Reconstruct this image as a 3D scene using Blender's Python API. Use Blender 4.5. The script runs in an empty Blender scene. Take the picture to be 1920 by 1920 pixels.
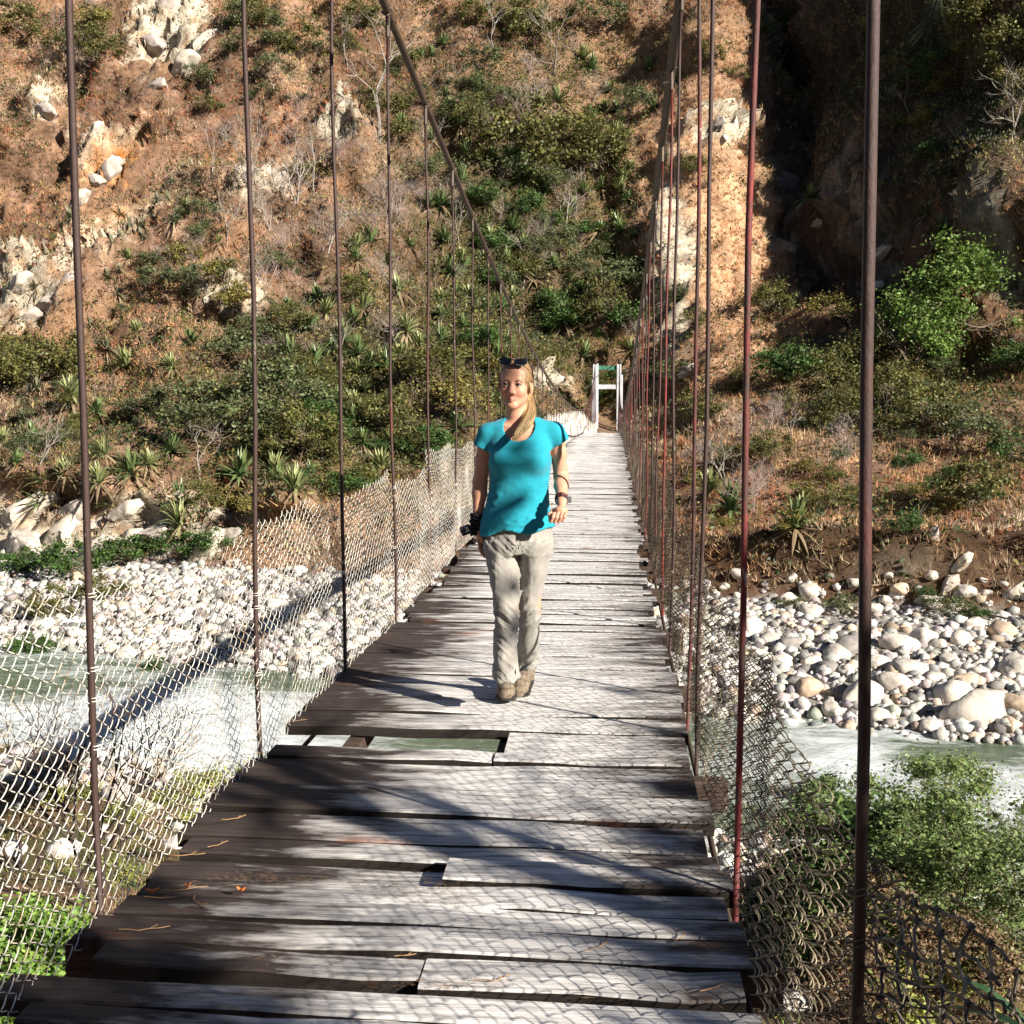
import bpy, bmesh, math, random
import numpy as np
from mathutils import Vector, Matrix, Euler
from mathutils.bvhtree import BVHTree

R = math.radians
SC = bpy.context.scene
COL = SC.collection
random.seed(7)
RNG = np.random.default_rng(11)

# ------------------------------------------------------------------ camera, sky, sun, exposure
CAM_LOC = Vector((0.53, 0.0, 1.5))
FPX = 2318.0                      # focal length in pixels of the 1920 px wide photograph
cam_d = bpy.data.cameras.new('camera')
cam_d.sensor_width = 36.0
cam_d.lens = 36.0 * FPX / 1920.0
cam_d.clip_start = 0.05
cam_d.clip_end = 1500.0
cam = bpy.data.objects.new('camera', cam_d)
cam.location = CAM_LOC
cam.rotation_euler = (R(84.8), 0.0, R(4.4))
COL.objects.link(cam)
SC.camera = cam
CAM_M = Matrix.LocRotScale(CAM_LOC, cam.rotation_euler, None)
CAM_I = CAM_M.inverted()

SUN_EL = R(26.0)
SUN_AZ = np.array([0.82, -0.57])              # horizontal direction towards the sun
SUN_AZ = SUN_AZ / np.linalg.norm(SUN_AZ)
SUN_V = Vector((SUN_AZ[0] * math.cos(SUN_EL), SUN_AZ[1] * math.cos(SUN_EL), math.sin(SUN_EL)))
world = bpy.data.worlds.new('World')
SC.world = world
world.use_nodes = True
wn = world.node_tree
wn.nodes.clear()
sky = wn.nodes.new('ShaderNodeTexSky')
sky.sky_type = 'NISHITA'
sky.sun_disc = False
sky.altitude = 2600.0
sky.air_density = 0.75
sky.dust_density = 0.3
sky.sun_elevation = SUN_EL
sky.sun_rotation = math.atan2(SUN_AZ[0], SUN_AZ[1])
bg = wn.nodes.new('ShaderNodeBackground')
bg.inputs['Strength'].default_value = 0.05
wo = wn.nodes.new('ShaderNodeOutputWorld')
wn.links.new(sky.outputs[0], bg.inputs[0])
wn.links.new(bg.outputs[0], wo.inputs[0])
sun_d = bpy.data.lights.new('sun', 'SUN')
sun_d.energy = 5.0
sun_d.angle = R(0.5)
sun_d.color = (1.0, 0.94, 0.85)
sun = bpy.data.objects.new('sun', sun_d)
sun.rotation_euler = SUN_V.to_track_quat('Z', 'Y').to_euler()
sun.location = (30, -25, 40)
COL.objects.link(sun)
SC.view_settings.view_transform = 'Standard'
SC.view_settings.look = 'None'
SC.view_settings.exposure = 1.3
SC.view_settings.gamma = 1.0
SC.view_settings.use_curve_mapping = False
SC.cycles.max_bounces = 6
SC.cycles.diffuse_bounces = 2
SC.cycles.glossy_bounces = 2
SC.cycles.transmission_bounces = 3
SC.cycles.transparent_max_bounces = 6

# ------------------------------------------------------------------ helpers
def ray(px, py):
    d = Vector(((px - 960) / FPX, -(py - 960) / FPX, -1.0))
    return (CAM_M.to_3x3() @ d).normalized()

def project(P):
    """world points (n,3) -> pixel x, pixel y, depth, in the 1920 frame"""
    M = np.array(CAM_I)
    q = P @ M[:3, :3].T + M[:3, 3]
    dz = np.maximum(-q[:, 2], 1e-3)
    return 960 + FPX * q[:, 0] / dz, 960 - FPX * q[:, 1] / dz, -q[:, 2]

def tag(o, label=None, cat=None, group=None, kind=None):
    if label: o['label'] = label
    if cat: o['category'] = cat
    if group: o['group'] = group
    if kind: o['kind'] = kind
    return o

def link(name, me, mats=None, parent=None, loc=None, smooth=False):
    if mats is not None and not me.materials:
        for m in (mats if isinstance(mats, (list, tuple)) else [mats]):
            me.materials.append(m)
    if smooth:
        me.polygons.foreach_set('use_smooth', np.ones(len(me.polygons), dtype=bool))
    o = bpy.data.objects.new(name, me)
    COL.objects.link(o)
    if loc is not None: o.location = loc
    if parent is not None: o.parent = parent
    return o

def empty(name, loc=(0, 0, 0), rz=0.0):
    o = bpy.data.objects.new(name, None)
    o.empty_display_size = 0.2
    o.location = loc
    o.rotation_euler = (0, 0, rz)
    COL.objects.link(o)
    return o

def mesh_np(name, V, F, col=None, midx=None):
    """V (n,3), F (m,k) all faces of k corners; col (n,3) point colours"""
    V = np.asarray(V, dtype=np.float32); F = np.asarray(F, dtype=np.int32)
    me = bpy.data.meshes.new(name)
    m, k = F.shape
    me.vertices.add(len(V)); me.vertices.foreach_set('co', V.ravel())
    me.loops.add(m * k); me.loops.foreach_set('vertex_index', F.ravel())
    me.polygons.add(m)
    me.polygons.foreach_set('loop_start', np.arange(0, m * k, k, dtype=np.int32))
    if midx is not None: me.polygons.foreach_set('material_index', np.asarray(midx, dtype=np.int32))
    if col is not None:
        a = me.attributes.new('Col', 'FLOAT_COLOR', 'POINT')
        c = np.ones((len(V), 4), dtype=np.float32); c[:, :3] = col
        a.data.foreach_set('color', c.ravel())
    me.update(calc_edges=True)
    me.validate(verbose=False)
    return me

class MB:
    """collects pieces into one mesh"""
    def __init__(s): s.v = []; s.f = []; s.c = []; s.n = 0
    def add(s, V, F, col=None):
        V = np.asarray(V, dtype=float).reshape(-1, 3)
        s.v.append(V)
        s.f += [tuple(int(i) + s.n for i in f) for f in F]
        s.c.append(np.tile(np.array(col if col is not None else (1, 1, 1), dtype=float), (len(V), 1)) if np.ndim(col) < 2 else np.asarray(col))
        s.n += len(V)
        return s
    def box(s, c, size, rot=None, col=None, cham=0.0):
        hx, hy, hz = [t / 2 for t in size]
        if cham:
            V = []
            for z, e in ((-hz, cham), (-hz + cham, 0), (hz - cham, 0), (hz, cham)):
                V += [(-hx + e, -hy + e, z), (hx - e, -hy + e, z), (hx - e, hy - e, z), (-hx + e, hy - e, z)]
            F = [(3, 2, 1, 0), (12, 13, 14, 15)]
            for k in range(3):
                for i in range(4):
                    j = (i + 1) % 4
                    F.append((k * 4 + i, k * 4 + j, k * 4 + 4 + j, k * 4 + 4 + i))
        else:
            V = [(x, y, z) for z in (-hz, hz) for x, y in ((-hx, -hy), (hx, -hy), (hx, hy), (-hx, hy))]
            F = [(3, 2, 1, 0), (4, 5, 6, 7), (0, 1, 5, 4), (1, 2, 6, 5), (2, 3, 7, 6), (3, 0, 4, 7)]
        V = np.array(V)
        if rot is not None: V = V @ np.array(Euler(rot).to_matrix()).T
        return s.add(V + np.array(c), F, col)
    def tube(s, pts, rad, n=6, col=None, cap=True):
        V, F = tube_np(pts, rad, n, cap)
        return s.add(V, F, col)
    def build(s, name, m, parent=None, smooth=False, loc=None, me_only=False):
        me = bpy.data.meshes.new(name)
        V = np.concatenate(s.v) if s.v else np.zeros((0, 3))
        me.from_pydata(V.tolist(), [], s.f)
        a = me.attributes.new('Col', 'FLOAT_COLOR', 'POINT')
        c = np.ones((len(V), 4), dtype=np.float32); c[:, :3] = np.concatenate(s.c)
        a.data.foreach_set('color', c.ravel())
        me.update()
        for mm in (m if isinstance(m, (list, tuple)) else [m]): me.materials.append(mm)
        if smooth: me.polygons.foreach_set('use_smooth', np.ones(len(me.polygons), dtype=bool))
        if me_only: return me
        return link(name, me, None, parent, loc)

def tube_np(pts, rad, n=6, cap=True):
    P = np.asarray(pts, dtype=float); m = len(P)
    r = np.broadcast_to(np.asarray(rad, dtype=float), (m,))
    T = np.gradient(P, axis=0); T /= np.linalg.norm(T, axis=1)[:, None] + 1e-12
    up = np.array([0, 0, 1.0]) if abs(T[0][2]) < 0.9 else np.array([1.0, 0, 0])
    A = np.cross(T, up); A /= np.linalg.norm(A, axis=1)[:, None] + 1e-9
    B = np.cross(T, A)
    th = np.arange(n) * 2 * math.pi / n
    V = P[:, None, :] + r[:, None, None] * (np.cos(th)[None, :, None] * A[:, None, :] + np.sin(th)[None, :, None] * B[:, None, :])
    V = V.reshape(-1, 3)
    F = []
    for i in range(m - 1):
        for j in range(n):
            k = (j + 1) % n
            F.append((i * n + j, i * n + k, (i + 1) * n + k, (i + 1) * n + j))
    if cap:
        F.append(tuple(range(n))[::1]); F.append(tuple((m - 1) * n + j for j in range(n))[::-1])
    return V, F

# hash based value noise, vectorised
def _h(ix, iy, iz, seed):
    h = (ix.astype(np.int64) * 374761393 + iy.astype(np.int64) * 668265263 + iz.astype(np.int64) * 2147483647 + seed * 974634777) & 0xffffffff
    h = ((h ^ (h >> 13)) * 1274126177) & 0xffffffff
    h = ((h ^ (h >> 15)) * 2246822519) & 0xffffffff
    return ((h ^ (h >> 16)) & 0xffffff) / float(0xffffff) * 2 - 1

def noise(P, seed=0):
    P = np.asarray(P, dtype=float)
    i = np.floor(P); f = P - i; u = f * f * f * (f * (f * 6 - 15) + 10)
    x, y, z = i[..., 0], i[..., 1], i[..., 2]
    r = 0
    for dx in (0, 1):
        wx = u[..., 0] if dx else 1 - u[..., 0]
        for dy in (0, 1):
            wy = u[..., 1] if dy else 1 - u[..., 1]
            for dz in (0, 1):
                wz = u[..., 2] if dz else 1 - u[..., 2]
                r = r + wx * wy * wz * _h(x + dx, y + dy, z + dz, seed)
    return r

def fbm(P, octv=4, seed=0, gain=0.5, ridged=False):
    P = np.asarray(P, dtype=float); a = 1.0; s = 0; t = 0
    for k in range(octv):
        n = noise(P * (2.03 ** k) + 17.3 * k, seed + k)
        if ridged: n = 1 - 2 * np.abs(n)
        s = s + a * n; t += a; a *= gain
    return s / t

def sstep(a, b, x):
    t = np.clip((np.asarray(x, dtype=float) - a) / (b - a), 0, 1)
    return t * t * (3 - 2 * t)

# ------------------------------------------------------------------ materials
def new_mat(name):
    m = bpy.data.materials.new(name); m.use_nodes = True
    nt = m.node_tree
    return m, nt, nt.nodes['Principled BSDF']

def N(nt, t, **kw):
    n = nt.nodes.new(t)
    for k, v in kw.items():
        if k.startswith('i_'):
            key = k[2:]; n.inputs[int(key) if key.isdigit() else key].default_value = v
        else: setattr(n, k, v)
    return n

def ramp(nt, src, stops, interp='LINEAR'):
    r = nt.nodes.new('ShaderNodeValToRGB'); r.color_ramp.interpolation = interp
    e = r.color_ramp.elements
    while len(e) < len(stops): e.new(0.5)
    for k, (p, c) in enumerate(stops):
        e[k].position = p; e[k].color = (c[0], c[1], c[2], 1) if hasattr(c, '__len__') else (c, c, c, 1)
    nt.links.new(src, r.inputs[0])
    return r

def mixc(nt, fac, a, b, blend='MIX'):
    n = nt.nodes.new('ShaderNodeMix'); n.data_type = 'RGBA'; n.blend_type = blend
    for s, v in ((n.inputs[0], fac), (n.inputs[6], a), (n.inputs[7], b)):
        if isinstance(v, bpy.types.NodeSocket): nt.links.new(v, s)
        elif hasattr(v, '__len__'): s.default_value = (v[0], v[1], v[2], 1)
        else: s.default_value = v
    return n.outputs[2]

def bump(nt, bsdf, height, strength=0.5, dist=0.01):
    b = nt.nodes.new('ShaderNodeBump'); b.inputs['Strength'].default_value = strength; b.inputs['Distance'].default_value = dist
    nt.links.new(height, b.inputs['Height']); nt.links.new(b.outputs[0], bsdf.inputs['Normal'])
    return b

def tex(nt, scale, detail=4, rough=0.55, coord='Object', stretch=None, kind='ShaderNodeTexNoise', dist=0.0):
    tc = nt.nodes.new('ShaderNodeTexCoord')
    src = tc.outputs[coord]
    if coord == 'World':
        pass
    if stretch:
        mp = nt.nodes.new('ShaderNodeMapping'); mp.inputs['Scale'].default_value = stretch
        nt.links.new(src, mp.inputs[0]); src = mp.outputs[0]
    t = nt.nodes.new(kind)
    t.inputs['Scale'].default_value = scale
    if kind == 'ShaderNodeTexNoise':
        t.inputs['Detail'].default_value = detail; t.inputs['Roughness'].default_value = rough
        t.inputs['Distortion'].default_value = dist
    nt.links.new(src, t.inputs['Vector'])
    return t

def attr_mat(name, rough=0.8, noise_scale=6.0, amount=0.35, spec=0.3, bumpd=0.0, trans=0.0, coord='Object', bscale=None):
    """base colour from the mesh's own colour attribute, broken up by noise"""
    m, nt, b = new_mat(name)
    a = N(nt, 'ShaderNodeAttribute', attribute_name='Col')
    t = tex(nt, noise_scale, 5, 0.6, coord)
    r = ramp(nt, t.outputs[0], [(0.3, 1 - amount), (0.7, 1 + amount)])
    c = mixc(nt, 1.0, a.outputs['Color'], r.outputs[0], 'MULTIPLY')
    nt.links.new(c, b.inputs['Base Color'])
    b.inputs['Roughness'].default_value = rough
    b.inputs['Specular IOR Level'].default_value = spec
    if bumpd:
        t2 = tex(nt, bscale or noise_scale * 3, 6, 0.65, coord)
        bump(nt, b, t2.outputs[0], 1.0, bumpd)
    if trans:
        tr = N(nt, 'ShaderNodeBsdfTranslucent'); nt.links.new(c, tr.inputs[0])
        mx = N(nt, 'ShaderNodeMixShader', i_0=trans)
        nt.links.new(b.outputs[0], mx.inputs[1]); nt.links.new(tr.outputs[0], mx.inputs[2])
        nt.links.new(mx.outputs[0], nt.nodes['Material Output'].inputs[0])
    return m

def simple_mat(name, c, rough=0.6, metal=0.0, spec=0.4, scale=20.0, amount=0.3, bumpd=0.0, c2=None, coord='Object', stretch=None, lo=0.35, hi=0.65):
    m, nt, b = new_mat(name)
    t = tex(nt, scale, 5, 0.6, coord, stretch)
    c2 = c2 or tuple(x * (1 - amount) for x in c)
    r = ramp(nt, t.outputs[0], [(lo, c2), (hi, c)])
    nt.links.new(r.outputs[0], b.inputs['Base Color'])
    b.inputs['Roughness'].default_value = rough; b.inputs['Metallic'].default_value = metal
    b.inputs['Specular IOR Level'].default_value = spec
    if bumpd:
        bump(nt, b, t.outputs[0], 1.0, bumpd)
    return m

M = {}
M['grass'] = attr_mat('dry_grass', 0.85, 0.8, 0.25, 0.15, trans=0.25)
M['leaf'] = attr_mat('leaf', 0.55, 2.0, 0.3, 0.35, trans=0.3)
M['agave'] = attr_mat('agave_leaf', 0.42, 1.5, 0.3, 0.5, trans=0.1)
M['bark'] = attr_mat('bark', 0.9, 8.0, 0.4, 0.2)
M['rock'] = attr_mat('river_rock', 0.8, 2.2, 0.22, 0.25, bumpd=0.05, bscale=9.0)

def terrain_mat():
    m, nt, b = new_mat('hillside_ground')
    a = N(nt, 'ShaderNodeAttribute', attribute_name='Col')
    t1 = tex(nt, 0.35, 8, 0.7)
    t2 = tex(nt, 2.2, 8, 0.75)
    r1 = ramp(nt, t1.outputs[0], [(0.3, 0.6), (0.7, 1.35)])
    r2 = ramp(nt, t2.outputs[0], [(0.3, 0.45), (0.5, 0.95), (0.7, 1.5)])
    c = mixc(nt, 1.0, a.outputs['Color'], r1.outputs[0], 'MULTIPLY')
    c = mixc(nt, 1.0, c, r2.outputs[0], 'MULTIPLY')
    nt.links.new(c, b.inputs['Base Color'])
    b.inputs['Roughness'].default_value = 0.95; b.inputs['Specular IOR Level'].default_value = 0.1
    bump(nt, b, t2.outputs[0], 1.0, 0.35)
    return m
M['terrain'] = terrain_mat()

# ------------------------------------------------------------------ terrain
YN = lambda x: 40.0 - 0.33 * np.clip(x, -60, 50)         # near water line
YF = lambda x: 54.5 - 0.33 * np.clip(x, -60, 50)         # far water line
YB = lambda x: 75.5 - 0.30 * np.clip(x, -60, 50)         # foot of the far bank
_OFF = [0, 3, 10, 20, 30, 40, 47, 55, 65, 75, 90, 105, 140, 260]
_COLS = {
    -130: [-10.3, -8, -1, 9, 19, 29, 36, 44, 53, 62, 74, 84, 100, 120],
    -60: [-10.3, -7.5, -2, 6, 14, 23, 30, 38, 48, 58, 72, 84, 104, 125],
    -38: [-10.3, -8, -3.5, 3, 11, 19, 26, 34, 44, 54, 69, 82, 104, 125],
    -24: [-10.3, -8.5, -4.5, 1.5, 8, 15, 21, 29, 40, 50, 66, 80, 104, 125],
    -12: [-10.3, -8.8, -6.0, -2, 3, 9, 15, 23, 34, 45, 62, 78, 104, 125],
    -5: [-10.3, -8.8, -6.8, -4.2, -1.5, 1.5, 6, 15, 27, 39, 57, 74, 102, 125],
    0.5: [-10.3, -8.0, -6.8, -4.8, -3.0, -1.75, -1.7, 9, 22, 35, 55, 72, 100, 125],
    6: [-10.3, -7.2, -6.0, -4.0, -2.2, -0.8, 2, 11, 24, 38, 58, 74, 100, 125],
    13: [-10.3, -6.6, -5.2, -2.8, -0.3, 3.0, 7, 14, 27, 42, 62, 78, 100, 125],
    19: [-10.3, -6.4, -5.0, -2.5, 0.0, 3.2, 5.5, 9, 15, 25, 44, 62, 95, 120],
    23: [-10.3, -6.4, -5.0, -2.5, 0.0, 3.0, 4.5, 6.5, 9, 12, 22, 46, 90, 120],
    29: [-10.3, -6.4, -5.0, -2.3, 0.3, 3.0, 5, 9, 22, 40, 62, 76, 96, 120],
    38: [-10.3, -6.4, -5.0, -2.0, 1.0, 5, 14, 27, 40, 52, 68, 80, 98, 120],
    52: [-10.3, -6.4, -4.6, -1.0, 4, 13, 22, 31, 42, 52, 65, 78, 100, 120],
    100: [-10.3, -6, -3.0, 4, 12, 22, 30, 38, 48, 58, 70, 80, 100, 120],
}
_CX = np.array(sorted(_COLS), dtype=float)
_CZ = np.array([_COLS[k] for k in sorted(_COLS)], dtype=float)

def smooth_grid():
    """control heights resampled on a regular table (x, offset) and blurred, so that no kinks show"""
    xs = np.arange(-130, 101, 1.0); os_ = np.arange(0, 261, 1.0)
    rows = np.array([np.interp(os_, _OFF, c) for c in _CZ])
    T = np.array([[0.0]])
    T = np.empty((len(xs), len(os_)))
    for j in range(len(os_)): T[:, j] = np.interp(xs, _CX, rows[:, j])
    k = np.exp(-0.5 * (np.arange(-4, 5) / 1.5) ** 2); k /= k.sum()
    P = np.pad(T, 4, mode='edge')
    P = np.apply_along_axis(lambda v: np.convolve(v, k, 'valid'), 0, P)
    P = np.apply_along_axis(lambda v: np.convolve(v, k, 'valid'), 1, P)
    P[:, :4] = T[:, :4]
    return P
_T = smooth_grid()

def base_h(x, y):
    x = np.asarray(x, dtype=float); y = np.asarray(y, dtype=float)
    yn, yf, yb = YN(x), YF(x), YB(x)
    # near bank
    t = np.clip((y + 3) / (yn + 3), 0, 1)
    zn = -1.3 - 10.9 * np.clip(t * 1.02, 0, 1) ** 0.72
    zn = np.where(y < -3, -1.3 + 0.78 * np.clip(-y - 12, 0, None) ** 1.0, zn)       # unseen valley side added behind the camera to block sky light
    # river bed and bar
    s = np.clip((y - yn) / (yf - yn), 0, 1)
    zr = -12.2 - 1.2 * np.sin(s * math.pi)
    b = np.clip((y - yf) / (yb - yf), 0, 1)
    zb = -12.1 + 1.8 * b ** 0.8
    # hillside
    ix = np.clip(x + 130, 0, 229.999); io = np.clip(y - yb, 0, 259.999)
    i = ix.astype(int); j = io.astype(int); u = ix - i; v = io - j
    zh = (_T[i, j] * (1 - u) * (1 - v) + _T[i + 1, j] * u * (1 - v) + _T[i, j + 1] * (1 - u) * v + _T[i + 1, j + 1] * u * v)
    return np.where(y < yn, zn, np.where(y < yf, zr, np.where(y < yb, zb, zh)))

def blob(px, py, cx, cy, rx, ry, ang=0.0):
    c, s = math.cos(R(ang)), math.sin(R(ang))
    dx, dy = px - cx, py - cy
    a = (dx * c + dy * s) / rx; b = (-dx * s + dy * c) / ry
    return np.exp(-(a * a + b * b) * 1.2)

def rockiness(P):
    """where bare rock comes through; the places follow the photographed hillside"""
    px, py, _ = project(P)
    far = (P[:, 1] > YB(P[:, 0]) - 1).astype(float)
    m = 0
    for b in ((330, 70, 95, 120, 20), (215, 330, 95, 60, -35), (60, 560, 90, 90, -30), (95, 235, 45, 40, 0), (40, 1010, 240, 60, 5), (330, 990, 170, 50, 0),
              (1345, 250, 60, 45, -20), (1270, 500, 45, 200, 0), (1500, 430, 60, 200, -20), (1640, 470, 60, 150, 0), (1870, 450, 60, 150, 0),
              (510, 360, 90, 40, -30), (1010, 720, 60, 30, 0), (440, 580, 90, 40, 20), (210, 480, 140, 50, -30), (1720, 1060, 200, 40, 0), (640, 250, 60, 50, 0)):
        m = np.maximum(m, blob(px, py, *b))
    return np.clip(m * far, 0, 1)

def build_terrain():
    xs = np.concatenate([np.arange(-130, -95, 2.0), np.arange(-95, 62, 0.5), np.arange(62, 101, 2.0)])
    ys = np.concatenate([np.arange(-200, -2, 3.0), np.arange(-2, 70, 0.6), np.arange(70, 182, 0.42), np.arange(182, 340, 3.0)])
    X, Y = np.meshgrid(xs, ys)
    Z = base_h(X, Y)
    P = np.stack([X, Y, Z], -1)
    gy, gx = np.gradient(Z)
    gy /= np.gradient(ys)[:, None]; gx /= np.gradient(xs)[None, :]
    Nn = np.stack([-gx, -gy, np.ones_like(gx)], -1); Nn /= np.linalg.norm(Nn, axis=-1)[..., None]
    steep = sstep(0.3, 0.9, np.hypot(gx, gy))
    F3 = P.reshape(-1, 3)
    rk = rockiness(F3).reshape(X.shape)
    n1 = fbm(F3 / 14.0, 4, 1).reshape(X.shape)
    n2 = fbm(F3 / 4.5, 4, 5, 0.55).reshape(X.shape)
    # strata: planes dipping to the left in the picture
    st = F3 @ np.array([0.62, 0.15, -0.77])
    n3 = fbm(np.stack([st / 1.1, F3[:, 1] / 5, F3[:, 0] / 6], -1), 3, 9, 0.5, True).reshape(X.shape)
    hill = sstep(0, 6, Y - YB(X))
    n4 = fbm(np.stack([F3[:, 0] / 7 + F3[:, 2] / 9, F3[:, 1] / 9, F3[:, 2] / 6 - F3[:, 0] / 12], -1), 4, 81, .55, True).reshape(X.shape)
    left = 1 - sstep(-30, -12, X)
    amp = hill * (0.4 + 0.6 * steep)
    # keep the ground calm where the bridge lands
    calm = 1 - np.exp(-((X - 0.5) / 6.0) ** 2) * sstep(90, 104, Y) * (1 - sstep(121, 127, Y))
    D = amp * calm * (3.6 * n1 + 2.4 * n2 + (0.7 + 3.2 * rk) * n3 + left * 2.2 * n4)
    # erosion ribs running down the right hand cliff
    wall = sstep(15, 20, X) * sstep(106, 114, Y)
    ribs = fbm(np.stack([(X + Y * 0.5) / 4.2, Z / 30.0, 0 * X], -1).reshape(-1, 3), 3, 21, 0.5, True).reshape(X.shape)
    D = D + wall * ribs * 4.5
    D = D + (1 - hill) * (0.15 * n2 + 0.1 * n1) + (Y < YN(X)) * 0.5 * n2
    P = P + Nn * D[..., None]
    # the turf overhangs the cut bank a little
    off = Y - YB(X)
    lip = np.exp(-((off - 3.6) / 0.9) ** 2) * sstep(2, 8, X + 4 * n1) * (0.8 + 0.8 * n2)
    P[..., 1] -= lip * 1.9
    P[..., 2] += lip * 0.3
    # rocky overhang above the gravel at the left
    lip2 = np.exp(-((off - 6.5) / 1.6) ** 2) * (1 - sstep(-20, -14, X)) * np.clip(0.7 + 1.6 * n2, 0, 1.6)
    P[..., 1] -= lip2 * 3.2
    V = P.reshape(-1, 3)
    ny, nx = X.shape
    idx = np.arange(ny * nx).reshape(ny, nx)
    F = np.stack([idx[:-1, :-1], idx[:-1, 1:], idx[1:, 1:], idx[1:, :-1]], -1).reshape(-1, 4)
    # ground colours: what grows or lies there, with shade painted on wall and bank
    px, py, _ = project(V)
    q = fbm(V / 7.0, 4, 31)[:, None]; q2 = fbm(V / 2.0, 4, 35)[:, None]
    rkv = rk.reshape(-1, 1)
    soil = np.array([0.15, 0.088, 0.055]); straw = np.array([0.32, 0.19, 0.11]); pink = np.array([0.33, 0.205, 0.145])
    olive = np.array([0.06, 0.052, 0.022]); rockc = np.array([0.52, 0.45, 0.34]); orange = np.array([0.50, 0.24, 0.09])
    dark = np.array([0.07, 0.05, 0.03])
    c = soil + (straw - soil) * sstep(-0.25, 0.3, q) + 0 * q
    c = c + (pink - c) * sstep(0.0, 0.4, q2) * 0.7
    green = np.clip(blob(px, py, 950, 480, 250, 330) + blob(px, py, 620, 720, 330, 170) + blob(px, py, 1650, 720, 260, 110) + blob(px, py, 1700, 150, 300, 260), 0, 1)[:, None]
    c = c + (olive - c) * np.clip(green * (0.9 + 0.6 * q), 0, 0.95)
    spur = np.clip(blob(px, py, 1350, 420, 150, 330, -15), 0, 1)[:, None]
    c = c + (np.array([0.62, 0.38, 0.22]) - c) * spur * 0.9
    rc0 = fbm(V * np.array([.5, .5, 2.4]), 4, 63, .6)[:, None]
    rc = rockc * (1 + 0.55 * rc0) + (orange - rockc) * np.clip(blob(px, py, 220, 330, 110, 70, -35)[:, None] * 1.3 + sstep(0.25, 0.5, q2) * 0.5, 0, 1)
    c = c + (rc - c) * sstep(0.35, 0.62, rkv + 0.55 * q2 + 0.25 * rc0)
    wall_shade = (sstep(16, 20, V[:, 0]) * sstep(108, 116, V[:, 1]))[:, None]
    c = c + (np.array([0.06, 0.042, 0.03]) - c) * wall_shade * (0.8 - 0.5 * sstep(0.1, .4, q2))  # wall darkened in its colour to stand in for gully shade
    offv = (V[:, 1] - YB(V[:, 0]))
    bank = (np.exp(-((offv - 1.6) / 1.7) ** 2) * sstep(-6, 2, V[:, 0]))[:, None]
    c = c + (np.array([0.10, 0.06, 0.035]) - c) * np.clip(bank, 0, 1)  # dark earth colour also stands in for shade under the turf
    bar = ((V[:, 1] > YF(V[:, 0]) - 1) & (V[:, 1] < YB(V[:, 0])))[:, None]
    c = np.where(bar, np.array([0.42, 0.38, 0.33]) * (0.85 + 0.25 * q2), c)
    near = (V[:, 1] <= YF(V[:, 0]) - 1)[:, None]
    cn = np.array([0.26, 0.16, 0.10]) + (np.array([0.13, 0.11, 0.05]) - np.array([0.26, 0.16, 0.10])) * sstep(0.0, 0.35, q)
    c = np.where(near, cn, c)
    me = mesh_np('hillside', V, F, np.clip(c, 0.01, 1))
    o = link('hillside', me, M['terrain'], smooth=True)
    tag(o, kind='structure')
    return o, V, F, np.clip(c, 0.01, 1), rk.reshape(-1)

TERR, TV, TF, TC, TRK = build_terrain()
BVH = BVHTree.FromPolygons(TV.tolist(), TF.tolist())

def ground_at(x, y):
    h = BVH.ray_cast(Vector((x, y, 200)), Vector((0, 0, -1)))
    return (h[0], h[1]) if h[0] is not None else (Vector((x, y, float(base_h(x, y)))), Vector((0, 0, 1)))

def at(px, py):
    """point of the ground seen at that place of the photograph"""
    h = BVH.ray_cast(CAM_LOC, ray(px, py))
    return h[0], h[1]

# ------------------------------------------------------------------ river
def water_mat():
    m, nt, b = new_mat('river_water')
    t = tex(nt, 0.5, 9, 0.78, stretch=(0.5, 1.6, 1), dist=1.0)
    t2 = tex(nt, 3.0, 6, 0.7, stretch=(0.6, 1.5, 1))
    a = N(nt, 'ShaderNodeAttribute', attribute_name='Col')
    mx = N(nt, 'ShaderNodeMath', operation='ADD'); nt.links.new(t.outputs[0], mx.inputs[0])
    m2 = N(nt, 'ShaderNodeMath', operation='MULTIPLY', i_1=0.35); nt.links.new(t2.outputs[0], m2.inputs[0]); nt.links.new(m2.outputs[0], mx.inputs[1])
    m3 = N(nt, 'ShaderNodeMath', operation='ADD'); nt.links.new(mx.outputs[0], m3.inputs[0]); nt.links.new(a.outputs['Fac'], m3.inputs[1])
    foam = ramp(nt, m3.outputs[0], [(0.74, 0.0), (0.84, 0.45), (1.0, 1.0)])
    c = mixc(nt, foam.outputs[0], (0.12, 0.165, 0.10), (0.78, 0.82, 0.80))
    nt.links.new(c, b.inputs['Base Color'])
    rr = ramp(nt, foam.outputs[0], [(0, 0.12), (1, 0.6)])
    nt.links.new(rr.outputs[0], b.inputs['Roughness'])
    b.inputs['IOR'].default_value = 1.33
    bump(nt, b, m3.outputs[0], 1.0, 0.5)
    return m
M['water'] = water_mat()

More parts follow.
